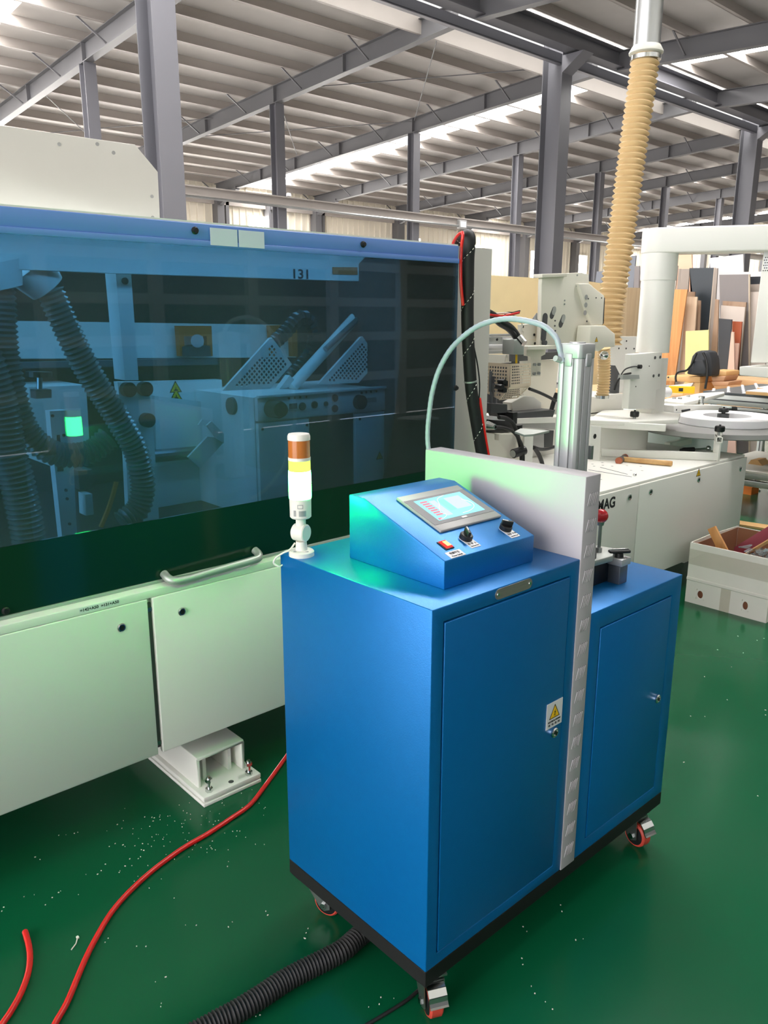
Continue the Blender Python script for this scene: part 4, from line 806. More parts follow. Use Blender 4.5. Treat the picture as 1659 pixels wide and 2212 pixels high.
wcab = thing('switch_cabinet', 'large off-white sheet cabinet with clipped corner standing behind the hood', 'cabinet', (1.0, 3.7, 0))
build(MB().prism([(0.407,2.048),(0.882,2.057),(1.308,2.061),(1.384,1.985),(1.381,1.826)] + [((1.381,2.660,1.826)[0], 1.775), ((0.377,2.660,1.840)[0], 1.775)], 'y', 2.66, 3.95), 'body', BEIGE, wcab, 0.002)
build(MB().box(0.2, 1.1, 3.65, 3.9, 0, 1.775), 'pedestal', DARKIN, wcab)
for q in [(1.054,2.660,2.028),(1.177,2.660,2.045),(1.230,2.660,2.026),(1.356,2.660,1.904),(1.354,2.660,1.836)]: build(MB().cyl(q, (q[0], q[1] - 0.0015, q[2]), 0.006, n=10), 'scuff_rivet', GREYL, wcab)

# cable bundle in black braided sleeve
cbp = [(2.66, 2.46, 1.68), (2.50, 2.30, 1.775), (2.42, 2.20, 1.80)] + [(2.358,2.110,1.800),(2.356,2.110,1.720),(2.358,2.110,1.619),(2.363,2.110,1.481),(2.377,2.110,1.357),(2.396,2.110,1.230),(2.426,2.110,1.117),(2.467,2.110,0.981),(2.512,2.110,0.839)]

cbn = thing('cable_bundle', 'thick black sleeved cable bundle hanging at the right end of the hood', 'cable', (2.36, 2.11, 0))
sp_ = spline(cbp, 0.012); R0 = 0.0245
build(MB().tube(sp_, R0, 18), 'sleeve', RUBBER, cbn, smooth=True)
th = MB(); run = []
for k in range(len(sp_) - 1):
    t = (sp_[k + 1] - sp_[k]).normalized(); u = t.cross(Vector((1, 0.2, 0))).normalized() if abs(t.x) < 0.9 else t.cross(Vector((0, 0, 1))).normalized(); w = t.cross(u)
    for h in (0, 0.5):
        a = 2 * PI * (k + h) / 14.5; run.append(sp_[k].lerp(sp_[k + 1], h) + (u * math.cos(a) + w * math.sin(a)) * (R0 + 0.0008))
for k in range(0, len(run) - 2, 2): th.tube(run[k:k + 2] if k + 2 > len(run) else [run[k], run[k].lerp(run[k + 1], 0.62 * 2 if False else 0.9)], 0.0013, 5)
build(th, 'tracer_thread', IVORY, cbn)
for k in (0.70,):
    i = int(len(sp_) * k); t = (sp_[i + 1] - sp_[i]).normalized(); build(MB().cyl(sp_[i] - t * 0.003, sp_[i] + t * 0.003, R0 + 0.0022, n=18), 'cable_tie', ALUM, cbn)
rc = [(2.60, 2.44, 1.70), (2.40, 2.23, 1.785)] + [(2.299,2.090,1.811),(2.294,2.090,1.749),(2.294,2.090,1.683),(2.299,2.090,1.617),(2.312,2.090,1.550)]
build(MB().tube(spline(rc, 0.015), 0.006, 8), 'red_cable', REDH, cbn); build(MB().tube(spline([(2.425,2.090,1.193),(2.449,2.090,1.099),(2.474,2.090,1.011),(2.502,2.090,0.921),(2.531,2.090,0.819)], 0.015), 0.0062, 8), 'red_cable', REDH, cbn)
build(MB().tube(spline([(2.382,2.090,1.393),(2.407,2.090,1.321),(2.422,2.090,1.248),(2.420,2.090,1.175),(2.412,2.090,1.111)], 0.015), 0.003, 6), 'thin_black_cable', RUBBER, cbn)

# ------------------------------------------------------------------ right machine (edge feed end)
rx0, rx1, ry = 2.70, 4.785, 2.0
rm = thing('edge_feed_machine', 'long white machine with big lettering behind the blue cabinet, carrying reel and boom', 'machine', (3.8, 2.6, 0))
def rp(name, poly, y, th, m=CREAM, parent=None, bevel=0.0, **k): return build(MB().prism(poly, 'y', y, y + th), name, m, parent or rm, bevel, **k)
build(MB().box(rx0, rx1 - 0.02, ry + 0.02, 3.15, 0.178, 0.70), 'base_body', WHITE, rm)
xs = (3.559,2.000,0.649)[0]
pa = build(MB().box(rx0, xs - 0.003, ry, ry + 0.02, 0.176, 0.692), 'panel', WHITE, rm, 0.003); pb2 = build(MB().box(xs + 0.003, rx1, ry, ry + 0.02, 0.176, 0.692), 'panel', WHITE, rm, 0.003)
build(MB().box(rx0, rx1 - 0.01, ry + 0.012, 3.15, 0.693, 0.706), 'top_sheet', WHITE, rm, 0.002)
build(MB().box(rx0 + 0.1, rx1 - 0.4, ry + 0.35, 2.9, 0.02, 0.178), 'plinth', GREYL, rm); build(MB().box(rx0 + 0.1, rx1 - 0.35, ry + 0.32, 2.95, 0.0, 0.02), 'plinth_foot', GREYL, rm)
build(MB().box(4.62, 4.80, ry + 0.25, ry + 0.43, 0.0, 0.03).box(4.66, 4.76, ry + 0.28, ry + 0.40, 0.03, 0.178), 'machine_foot', WHITE, rm)
q0, q1, q2 = (3.186,2.000,0.625), (3.337,2.000,0.618), (3.310,2.000,0.671)
text('MAG', (q2[2] - q1[2]) * 1.36, (q0[0], ry - 0.0005, q1[2]), (1, 0, 0), (0, 0, 1), INK, pa, width=q1[0] - q0[0], bold=0.0025)
for q, d_ in (((3.467,2.000,0.645), pa), ((3.668,2.000,0.642), pb2), ((4.703,2.000,0.631), pb2), ((4.181,2.000,0.635), pb2)): quarter_lock(d_, q, 0.0165)
q = (4.175,2.000,0.671); warn_triangle(pb2, (q[0], ry - 0.0006, q[2]), 0.026, (1, 0, 0), (0, 0, 1), (0, -1, 0))
for a, b in (([(3.761,2.358,0.706),(3.696,2.153,0.706)]), ([(3.651,2.361,0.706),(3.651,2.102,0.706)])): build(MB().tube([a, b], 0.002, 6), 'wire_rod', IRON, rm)
for q in [(3.895,2.431,0.706),(3.816,2.444,0.706),(3.842,2.335,0.706),(3.918,2.290,0.706),(3.957,2.228,0.706),(3.810,2.200,0.706),(3.848,2.156,0.706),(3.477,2.172,0.706),(3.767,2.402,0.706),(3.827,2.385,0.706)]: build(MB().cyl(q, (q[0], q[1], q[2] + 0.0006), 0.007, n=8), 'glue_spot', GREYL, rm)
build(MB().sphere((3.688,2.106,0.712), 0.010, 12, 8), 'ball_fitting', CHROME, rm)
# raised bed and drum
build(MB().box(2.95, 4.66, 2.80, 3.2, 0.706, 0.925), 'bed', WHITE, rm, 0.004)
rp('bed_block', [(4.074,1.024),(4.681,1.020),(4.696,0.91),(4.086,0.911)], 2.80, 0.3, WHITE, None, 0.003)
build(MB().prism([(3.873,2.701),(4.121,2.658),(4.432,2.797),(4.692,2.639),(4.649,2.379),(4.363,2.243),(4.053,2.379)], 'z', 0.905, 0.93), 'bed_top', WHITE, rm, 0.003)
dr = (4.426,2.545,0.706)
build(MB().lathe([(0.23, 0.0), (0.23, 0.19), (0, 0.19)], (4.42, 2.72, 0.706), 40), 'drum', WHITE, rm, smooth=True)
# reel support arms
ua = rp('upright', [(3.555,0.961),(3.651,0.947),(3.656,0.763),(3.556,0.783)], 2.30, 0.012, WHITE, None, 0.002)
q = (3.594,2.300,0.901); build(MB().cyl(q, (q[0], q[1] - 0.002, q[2]), 0.013, n=16), 'hole_plug', BLACK, ua)
a, b = (4.079,2.559,0.72), (4.445,2.035,0.72)
build(MB().bar((a[0], a[1], 0.729), (b[0], b[1], 0.729), 0.03, 0.044), 'lower_arm', WHITE, rm, 0.002)
c0, c1 = (3.983,2.575,0.905), (4.144,2.199,0.905)
build(MB().bar((c0[0], c0[1], 0.905), (c1[0], c1[1], 0.905), 0.03, 0.038), 'upper_arm', WHITE, rm, 0.002)
kx, ky = b[0], b[1]
up2 = build(MB().bar((kx, ky, 0.708), (kx, ky, 0.875), 0.055, 0.012, (0.86, -0.5, 0)), 'arm_upright', WHITE, rm, 0.001)
q = (4.108,1.883,0.87)
tq = Vector((kx - 0.02, ky - 0.012, 0.838)); dv = Vector((0.86, 0.5, 0)).normalized(); dw = Vector((-0.5, 0.86, 0))
rotq = Matrix((dv, dw, Vector((0, 0, 1)))).transposed()
sq = MB()
for oy, oz, sy, sz in ((0, 0.0145, 0.034, 0.005), (0, -0.0145, 0.034, 0.005), (0.0145, 0, 0.005, 0.034), (-0.0145, 0, 0.005, 0.034)): sq.obox(tq + dw * oy + Vector((0, 0, oz)), (0.12, sy, sz), rotq)
build(sq, 'square_tube', WHITE, rm)
for q, r in ((Vector((kx - 0.012, ky - 0.01, 0.876)), 0.028), (Vector((4.209,2.436,0.94)), 0.026)):
    kb = build(MB().lathe([(r * .9, 0), (r, 0.005), (r, 0.026), (r * .85, 0.032), (0.006, 0.032), (0.006, 0.04), (0, 0.04)], q, 20), 'clamp_knob', BLACK, rm, smooth=True)
    build(MB().cyl(q, q - Vector((0, 0, 0.045)), 0.010, n=10), 'knob_stem', ZINC, kb)
rl = thing('tape_reel', 'wide grey reel plate carrying a white roll of edge tape', 'reel', (4.975, 2.303, 0.81))
build(MB().lathe([(0.492, -0.034), (0.503, -0.028), (0.503, 0.0), (0, 0.0)], (4.975, 2.303, 0.844), 64), 'reel_plate', GREYL, rl, smooth=True)
rc_ = Vector((5.065, 2.275, 0.845)); prof = [(0.145, 0), (0.304, 0), (0.307, 0.004), (0.307, 0.045), (0.304, 0.048), (0.145, 0.048)]
mb = MB(); n = 64; vs = []; fs = []
for r, h in prof: vs += [(rc_.x + r * math.cos(2 * PI * i / n), rc_.y + r * math.sin(2 * PI * i / n), rc_.z + h) for i in range(n)]
for k in range(len(prof)):
    k2 = (k + 1) % len(prof); fs += [(k * n + i, k * n + (i + 1) % n, k2 * n + (i + 1) % n, k2 * n + i) for i in range(n)]
build(mb.add(vs, fs), 'tape_roll', LABELW, rl, smooth=True, label='white coil of edge banding tape')
hub = build(MB().lathe([(0.036, 0), (0.036, 0.062), (0.012, 0.064), (0.012, 0.076), (0, 0.076)], rc_ + Vector((-0.035, 0.01, 0)), 24), 'hub', DARKG, rl, smooth=True)
build(MB().lathe([(0.03, 0.072), (0.032, 0.076), (0.032, 0.094), (0.026, 0.098), (0.006, 0.098), (0.006, 0.106), (0, 0.106)], rc_ + Vector((-0.035, 0.01, 0)), 18), 'hub_knob', BLACK, rl, smooth=True)
build(MB().box(5.15, 5.9, 2.62, 3.3, 0.12, 0.86), 'side_cabinet', mat('pale_blue_grey_paint', (212, 222, 220), 0.45), rm, 0.004); build(MB().box(5.2, 5.85, 2.66, 3.25, 0.0, 0.12), 'cabinet_plinth', GREYL, rm)
for z_ in (0.80, 0.66): build(MB().box(4.9, 5.2, 2.56, 2.60, z_, z_ + 0.04), 'side_rail', WHITE, rm, 0.002)
# boom post and pendant
bk_ = rp('post_block', [(4.153,1.300),(4.494,1.305),(4.507,1.084),(4.460,1.079),(4.467,0.964),(4.159,0.987),(4.159,1.104)], 2.45, 0.045, WHITE, None, 0.004)
for q in [(4.413,2.450,1.273),(4.472,2.450,1.274),(4.412,2.450,1.166),(4.474,2.450,1.167)]: build(MB().cyl(q, (q[0], q[1] - 0.003, q[2]), 0.009, n=14), 'cap_plug', DARKG, bk_)
for q in [(4.354,2.450,1.226),(4.222,2.450,1.114)]: build(MB().cyl(q, (q[0], q[1] - 0.002, q[2]), 0.0035, n=8), 'screw', BLACK, bk_)
q = (4.232,2.450,1.228); build(MB().cyl(q, (q[0], q[1] - 0.02, q[2]), 0.012, n=12), 'cable_gland', BLACK, bk_)
build(MB().tube(spline([q] + [(4.121,2.420,1.233),(4.045,2.420,1.222),(4.005,2.420,1.195)], 0.01), 0.004, 6), 'cable', BLACK, bk_); build(MB().tube(spline([(4.138,2.440,1.195),(4.061,2.440,1.188),(4.005,2.440,1.155),(3.979,2.440,1.104)], 0.01), 0.006, 6), 'cable', BLACK, bk_)
rp('air_unit', [(4.027,1.191),(4.197,1.184),(4.206,1.161),(4.020,1.166)], 2.42, 0.03, ALUM)
pc = (4.556,2.550,1.306); ptp = (4.509,2.550,1.944); pcx, pcy = pc[0], 2.55
pst = build(MB().lathe([(0.098, 0), (0.098, 0.62), (0, 0.62)], (pcx, pcy, pc[2] - 0.01), 32), 'post', WHITE, rm, smooth=True)
build(MB().lathe([(0.104, 0), (0.104, 0.20), (0, 0.20)], (pcx, pcy, 1.72), 32), 'post_sleeve', WHITE, rm, smooth=True)
bd = Vector((0.50, -0.866, 0)).normalized(); bl_ = Vector((0.866, 0.5, 0)).normalized(); BZ0, BZ1 = 1.872, 2.012
bo = Vector((pcx, pcy, 0)); mb = MB(); pr = []
for k in range(13): a = PI / 2 + PI * k / 12; pr.append(bo + bd * (0.112 * math.cos(a)) + bl_ * (0.112 * math.sin(a)))
pr += [bo + bd * 1.55 - bl_ * 0.112, bo + bd * 1.55 + bl_ * 0.112]
boom = build(MB().prism([(p.x, p.y) for p in pr], 'z', BZ0, BZ1), 'boom', WHITE, rm, 0.010, label='white swing boom across the top right')
pd = [(2.075,1.890),(1.985,1.888),(1.909,1.249),(2.078,1.243)]
pen = build(MB().prism(pd, 'x', 4.86, 5.0), 'pendant_panel', WHITE, rm, 0.006)
pq = [(p[0], p[1]) for p in [(2.069,1.874),(2.033,1.873),(2.022,1.776),(2.060,1.779)]]
build(MB().prism(pq, 'x', 4.857, 4.862), 'speaker_plate', LABELW, pen)
mb = MB()
for i in range(6):
    for j in range(6):
        p = Vector((4.857,2.055,1.842)) + Vector((0, -0.012 * i + (0.006 if j % 2 else 0), -0.0145 * j)); mb.cyl(p, p + Vector((-0.002, 0, 0)), 0.0035, n=6)
build(mb, 'speaker_holes', BLACK, pen, kind='stuff')
build(MB().prism([(2.107,1.223),(1.866,1.230),(1.858,1.162),(2.101,1.172)], 'x', 4.78, 5.05), 'pendant_tray', WHITE, rm, 0.006)
# mounting table right of the post
tb = build(MB().prism([(5.062,2.776),(5.825,2.834),(6.061,2.767),(5.962,2.716),(5.362,2.615),(5.063,2.571),(5.081,2.708),(4.972,2.726)], 'z', 0.925, 0.95), 'feed_table', WHITE, rm, 0.002)
for q in [(5.252,2.745,0.95),(5.275,2.712,0.95),(5.468,2.753,0.95)]: build(MB().cyl(q, (q[0], q[1], q[2] + 0.012), 0.014, n=8), 'bolt_head', ZINC, tb)
rp('feed_bracket', [(5.002,0.943),(5.193,0.93),(5.139,0.853),(5.005,0.864)], 2.75, 0.1, WHITE)
t0 = (5.007,2.749,0.903); text('207', 0.055, t0, (1, 0, 0), (0, 0, 1), INK, rm, name='numerals', width=(5.076,2.749,0.898)[0] - t0[0])
rp('clamp_box', [(4.883,0.946),(5.024,0.94),(5.583,0.898),(5.590,0.844),(4.896,0.901)], 2.55, 0.16, WHITE, None, 0.003)
for q in [(4.923,2.550,0.916),(5.159,2.550,0.886)]: build(MB().cyl(q, (q[0], q[1] - 0.002, q[2]), 0.006, n=10), 'hole_plug', BLACK, rm)
build(MB().cyl((4.962,2.530,0.907), (5.008,2.500,0.916), 0.009, 0.006, 10), 'clamp_lever', BLACK, rm)
q = (5.362,2.600,0.907); build(MB().lathe([(0.02, 0), (0.02, 0.02), (0.014, 0.022), (0.014, 0.05), (0.022, 0.052), (0.022, 0.066), (0, 0.066)], q, 14), 'air_fitting', CHROME, rm, smooth=True)
rp('clamp_motor', [(5.801,0.862),(5.996,0.853),(6.013,0.812),(5.816,0.827)], 2.62, 0.1, BLACK, None, 0.01)
# upright head
hp_ = rp('head_plate', [(3.507,1.721),(3.726,1.735),(3.856,1.744),(3.928,1.736),(3.937,1.688),(3.974,1.675),(3.994,1.463),(3.992,1.348),(3.510,1.354),(3.512,1.523),(3.504,1.672)], 2.62, 0.025, CREAM, None, 0.003)
rp('head_cap', [(3.478,1.722),(3.696,1.734),(3.696,1.716),(3.480,1.703)], 2.60, 0.06, CREAM, hp_, 0.003)
rp('head_side', [(3.805,1.683),(3.905,1.687),(4.069,1.624),(4.072,1.462),(3.957,1.461)], 2.60, 0.05, CREAM, hp_, 0.006)
rp('seal_strip', [(4.065,1.615),(4.075,1.611),(4.080,1.472),(4.067,1.462)], 2.601, 0.012, BLACK, hp_)
hh = rp('suction_hood', [(3.831,1.461),(3.970,1.461),(4.078,1.414),(4.088,1.342),(3.982,1.341),(3.926,1.320),(3.825,1.362)], 2.52, 0.09, CREAM, hp_, 0.006)
q = (3.890,2.520,1.382); warn_triangle(hh, (q[0], 2.519, q[2]), 0.016, (1, 0, 0), (0, 0, 1), (0, -1, 0))
def capsule(parent, a, b, r, y, m, name):
    a, b = Vector((a[0], a[2])), Vector((b[0], b[2])); d = (b - a).normalized(); an = math.atan2(d.y, d.x); pr = []
    for k in range(9): t = an + PI / 2 + PI * k / 8; pr.append((a.x + r * math.cos(t), a.y + r * math.sin(t)))
    for k in range(9): t = an - PI / 2 + PI * k / 8; pr.append((b.x + r * math.cos(t), b.y + r * math.sin(t)))
    return build(MB().prism(pr, 'y', y, y + 0.003), name, m, parent)
for a, b in (((3.622,2.618,1.543), (3.604,2.618,1.513)), ((3.710,2.618,1.502), (3.688,2.618,1.467))):
    o = capsule(hp_, a, b, 0.0175, 2.6185, DARKG, 'slot'); capsule(o, (a[0] + .002, 0, a[2] + .004), (a[0] - .004, 0, a[2] - .012), 0.0145, 2.6175, ALUM, 'roller')
for q in [(3.885,2.620,1.613),(3.885,2.620,1.571),(3.883,2.620,1.529)]: build(MB().cyl((q[0], 2.60, q[2]), (q[0], 2.597, q[2]), 0.0135, n=20), 'port_cap', GREYL, hp_)
capsule(hp_, (3.544,2.618,1.506), (3.538,2.618,1.398), 0.021, 2.616, DARKG, 'black_seal')
q = (3.539,2.620,1.373); build(MB().cyl(q, (q[0], q[1] - 0.02, q[2]), 0.012, n=16), 'round_knob', DARKG, hp_)
for q in [(3.816,2.620,1.728),(3.815,2.620,1.672),(3.713,2.620,1.593),(3.713,2.620,1.574),(3.635,2.620,1.487),(3.635,2.620,1.460),(3.641,2.620,1.434),(3.934,2.620,1.483),(3.914,2.620,1.423)]: build(MB().cyl((q[0], 2.62, q[2]), (q[0], 2.616, q[2]), 0.0045, n=10), 'screw', ZINC if q[2] > 1.5 else DARKG, hp_)
for q in [(3.906,2.600,1.605),(3.982,2.600,1.611),(4.037,2.600,1.611)]: build(MB().cyl(q, (q[0], q[1] - 0.003, q[2]), 0.004, n=8), 'screw', DARKG, hp_)
build(hose([(4.189,2.660,1.327),(4.207,2.660,1.224),(4.216,2.660,1.114),(4.209,2.660,1.043)], 0.040, 0.016, 0.008, 18), 'suction_hose', HOSEB, rm, smooth=True, label='short beige ribbed hose under the hood')
q = (4.204,2.660,1.043); build(MB().lathe([(0.043, -0.012), (0.043, 0.006), (0, 0.006)], q, 20), 'hose_clamp', CHROME, rm, smooth=True)
q = (4.042,2.560,1.293); build(MB().sphere(q, 0.026, 16, 10), 'chrome_sensor', CHROME, rm, smooth=True)
build(MB().box(pcx - 0.05, pcx + 0.10, 2.495, 2.60, 0.925, 1.26), 'post_core', WHITE, rm)
rp('back_plate', [(4.753,1.380),(5.177,1.373),(5.185,1.275),(5.048,1.257),(5.067,0.986),(4.828,1.001)], 2.98, 0.04, WHITE)
for q in [(4.967,2.980,1.346),(4.969,2.980,1.296),(5.072,2.980,1.292),(4.877,2.980,1.299)]: build(MB().cyl(q, (q[0], q[1] - 0.003, q[2]), 0.006, n=8), 'screw', BLACK, rm)
rp('hose_duct', [(4.622,1.201),(4.688,1.137),(4.691,1.019),(4.620,1.024)], 2.84, 0.04, DARKG)
# trimming station between hood end and air cylinder
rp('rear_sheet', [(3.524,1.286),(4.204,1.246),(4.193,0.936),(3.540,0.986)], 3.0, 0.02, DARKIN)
rp('white_panel', [(3.690,1.265),(4.031,1.259),(4.005,0.965),(3.869,0.971),(3.704,1.072)], 2.86, 0.03, CREAM)
rp('grey_band', [(3.551,1.304),(3.998,1.306),(4.002,1.264),(3.553,1.264)], 2.84, 0.015, DARKG)
rp('beige_sheet', [(3.383,1.306),(3.604,1.299),(3.604,1.255),(3.385,1.255)], 2.88, 0.02, BEIGE)
for a, b, r, m in (((3.166,2.700,1.414), (3.529,2.700,1.413), .0078, ZINC), ((3.193,2.720,1.350), (3.527,2.720,1.346), .019, ALU), ((3.218,2.740,1.330), (3.447,2.740,1.329), .012, ALU)): build(MB().cyl(a, b, r, n=14), 'guide_shaft', m, rm, smooth=True)
rp('scale_strip', [(3.225,1.405),(3.455,1.402),(3.457,1.365),(3.227,1.367)], 2.75, 0.02, ALUM); rp('print_label', [(3.354,1.401),(3.446,1.400),(3.447,1.376),(3.356,1.376)], 2.746, 0.003, LABELW)
rp('slide_plate', [(3.406,1.466),(3.469,1.471),(3.554,1.477),(3.557,1.435),(3.412,1.433)], 2.66, 0.03, CREAM); rp('slide_plate', [(3.421,1.433),(3.561,1.435),(3.561,1.388),(3.431,1.389)], 2.66, 0.03, CREAM); rp('slide_plate', [(3.434,1.388),(3.561,1.386),(3.557,1.354),(3.439,1.357)], 2.66, 0.03, CREAM)
for q in [(3.511,2.660,1.414),(3.204,2.660,1.395),(3.520,2.660,1.369),(3.410,2.660,1.456)]: build(MB().cyl((q[0], 2.66, q[2]), (q[0], 2.656, q[2]), 0.007, n=10), 'screw', BLACK, rm)
q = (3.526,2.660,1.477); build(MB().lathe([(0.032, 0), (0.032, 0.006), (0.002, 0.05), (0, 0.05)], q, 18), 'steel_cone', ZINC, rm, smooth=True)
tbk = rp('t_bracket', [(3.323,1.351),(3.489,1.351),(3.485,1.316),(3.450,1.306),(3.452,1.205),(3.373,1.209),(3.359,1.309),(3.326,1.313)], 2.56, 0.02, CREAM, None, 0.002)
rp('shelf_bar', [(3.228,1.365),(3.482,1.363),(3.484,1.346),(3.226,1.349)], 2.48, 0.08, CREAM)
for q in [(3.388,2.560,1.267),(3.426,2.560,1.267),(3.388,2.560,1.221),(3.427,2.560,1.221)]: build(MB().cyl(q, (q[0], q[1] - 0.012, q[2]), 0.0085, n=6), 'hex_bolt', ZINC, tbk)
vb = rp('valve_block', [(3.041,1.404),(3.122,1.405),(3.123,1.331),(3.044,1.333)], 2.42, 0.07, ALUM, None, 0.003)
build(MB().cyl((3.057,2.400,1.413), (3.058,2.370,1.386), 0.017, n=12), 'elbow_fitting', CHROME, vb); build(MB().cyl((3.103,2.450,1.330), (3.105,2.450,1.289), 0.005, n=8), 'needle', YELL, vb)
build(MB().tube(spline([(2.856,2.440,1.528),(2.921,2.440,1.505),(2.966,2.440,1.481),(3.023,2.440,1.460),(3.064,2.440,1.435),(3.094,2.440,1.407)], 0.01), 0.0205, 12), 'black_sleeve', BLACK, rm, smooth=True)
build(MB().tube(spline([(2.833,2.420,1.520),(2.897,2.420,1.513),(2.962,2.420,1.511),(3.027,2.420,1.520),(3.072,2.420,1.527)], 0.01), 0.0055, 8), 'red_cable', REDH, rm); build(MB().tube(spline([(2.914,2.430,1.522),(2.973,2.430,1.524),(3.029,2.430,1.519),(3.087,2.430,1.498),(3.112,2.430,1.470),(3.102,2.430,1.438)], 0.01), 0.004, 8), 'white_cable', IVORY, rm)
build(MB().tube(spline([(2.961,2.450,1.488),(3.014,2.450,1.524),(3.064,2.450,1.527),(3.115,2.450,1.535)], 0.01), 0.004, 6), 'black_cable', BLACK, rm)
gx = (3.059,2.450,1.287)[0]
gf = [(3.059,1.288),(3.222,1.285),(3.227,1.173),(3.065,1.176)]
gm = perf(MB(), gf, (1, 0), (0, 1), 0.0133, 0.0078, 0.004, lambda p: (p[0], 2.45, p[1]))
gsd = [(2.470,1.288),(2.468,1.217)]
zt_, zb_ = gf[0][1], gf[3][1]
perf(gm, [(2.45, zt_), (2.62, zt_), (2.62, zb_ - 0.03), (2.505, zb_ - 0.066), (2.45, zb_)], (1, 0), (0, 1), 0.0165, 0.0095, 0.004, lambda p: (gx, p[0], p[1]))
dn = Vector((0, 0.055, -0.066)); Ld = dn.length; dnn = dn / Ld
perf(gm, [(gx, 0), (gf[2][0], 0), (gf[2][0] - 0.03, Ld), (gx - 0.01, Ld)], (1, 0), (0, 1), 0.0133, 0.0078, 0.004, lambda p: (p[0], 2.45 + dnn.y * p[1], zb_ + dnn.z * p[1]))
build(gm, 'perforated_guard', mat('cream_guard_paint', (228, 212, 188), 0.5), rm, label='cream guard basket with square holes')
build(MB().cyl((3.093,2.500,1.294), (3.091,2.500,1.327), 0.012, 0.004, 10), 'glue_nozzle', IVORY, rm)
rp('chute', [(3.244,1.078),(3.342,1.104),(3.426,1.098),(3.497,1.062),(3.497,1.025),(3.260,1.031)], 2.58, 0.06, BEIGE, None, 0.002)
rp('dark_tray', [(3.148,1.036),(3.514,1.029),(3.495,0.988),(3.198,1.007)], 2.50, 0.10, DARKG); rp('dark_block', [(3.054,1.053),(3.171,1.051),(3.183,1.012),(3.073,1.021)], 2.52, 0.06, BLACK); rp('dark_lug', [(3.107,1.048),(3.143,1.047),(3.143,0.991),(3.112,0.994)], 2.46, 0.05, BLACK)
rp('guide_rail', [(3.153,1.012),(3.479,0.993),(3.479,0.965),(3.155,0.989)], 2.47, 0.03, WHITE); rp('under_rail', [(3.193,0.983),(3.521,0.958),(3.521,0.922),(3.194,0.964)], 2.50, 0.05, GREYL)
build(MB().tube(spline([(3.203,2.440,1.161),(3.281,2.440,1.139),(3.359,2.440,1.113),(3.433,2.440,1.085)], 0.02), 0.008, 8), 'black_pipe', BLACK, rm); build(MB().tube(spline([(3.464,2.460,1.120),(3.441,2.460,1.079),(3.425,2.460,1.037)], 0.02), 0.012, 8), 'black_pipe', BLACK, rm)
for k, q in enumerate([(3.041,2.500,1.202),(3.046,2.500,1.162),(3.062,2.500,1.194),(3.025,2.500,1.179)]): build(MB().cyl(q, (q[0] - 0.005, q[1] - 0.04, q[2]), 0.013, n=10), 'tube_fitting', BLACK, rm)
for q in [(3.036,2.550,1.199),(3.054,2.550,1.173),(3.071,2.550,1.186),(3.045,2.550,1.140),(3.079,2.550,1.138)]: build(MB().cyl((q[0], 2.55, q[2] - 0.05), (q[0], 2.55, q[2] + 0.05), 0.008, n=8), 'spring_rod', IRON, rm)
rp('adjust_block', [(2.983,1.099),(3.110,1.086),(3.113,1.044),(2.986,1.051)], 2.50, 0.08, DARKG); rp('slide_block', [(2.833,1.063),(2.924,1.049),(2.924,1.034),(2.834,1.045)], 2.36, 0.08, LABELW)
rp('motor_head', [(2.834,1.042),(3.041,1.023),(3.045,0.966),(2.959,0.968),(2.837,0.983)], 2.40, 0.12, BLACK, None, 0.004)
mh = rp('motor_housing', [(2.790,0.991),(2.854,0.977),(2.855,0.951),(2.885,0.944),(2.883,0.975),(3.047,0.959),(3.077,0.949),(3.083,0.781),(2.799,0.817)], 2.36, 0.10, CREAM, None, 0.002)
rp('motor_side', [(3.064,0.952),(3.134,0.948),(3.137,0.775),(3.070,0.784)], 2.35, 0.3, WHITE)
build(MB().prism([(2.327,1.830),(2.408,1.866),(2.440,1.757),(2.320,1.739),(2.281,1.750)], 'z', 1.09, 1.097), 'motor_top', ALUM, rm)
build(MB().cyl((2.799,2.360,1.023), (2.783,2.300,1.023), 0.021, 0.012, 12), 'cable_gland', CHROME, rm)
for pts, r in (([(2.783,2.300,1.023),(2.840,2.300,1.015),(2.901,2.300,0.995),(2.948,2.300,0.961),(2.985,2.300,0.914),(2.998,2.300,0.855),(2.996,2.300,0.8)], .0075), ([(2.841,2.330,1.060),(2.896,2.330,1.050),(2.948,2.330,1.021),(2.979,2.330,0.972),(3.012,2.330,0.904),(3.026,2.330,0.829)], .010)): build(MB().tube(spline(pts, 0.012), r, 8), 'black_cable', RUBBER, rm, smooth=True)
q = (2.945,2.320,0.88); build(MB().cyl(q, (q[0] + 0.07, q[1] - 0.01, q[2] + 0.01), 0.022, n=16), 'regulator', BLACK, rm); build(MB().cyl((q[0], q[1], q[2]), (q[0] - 0.004, q[1], q[2]), 0.017, n=16), 'regulator_cap', ALUM, rm)
build(MB().cyl((3.026,2.360,1.006), (3.029,2.360,0.966), 0.020, n=14), 'black_cup', BLACK, rm)
rp('rear_bracket', [(3.602,0.863),(3.699,0.871),(3.706,0.779),(3.607,0.79)], 2.70, 0.05, GREYL); rp('rear_box', [(3.767,0.864),(3.862,0.859),(3.860,0.756),(3.779,0.765)], 2.75, 0.05, DARKG)
build(MB().tube(spline([(3.474,2.600,0.819),(3.536,2.600,0.802),(3.598,2.600,0.797),(3.660,2.600,0.801)], 0.02), 0.010, 8), 'black_hose', BLACK, rm); build(MB().tube(spline([(3.480,2.600,0.818),(3.524,2.600,0.774),(3.555,2.600,0.728),(3.573,2.600,0.684)], 0.02), 0.012, 8), 'black_hose', BLACK, rm)

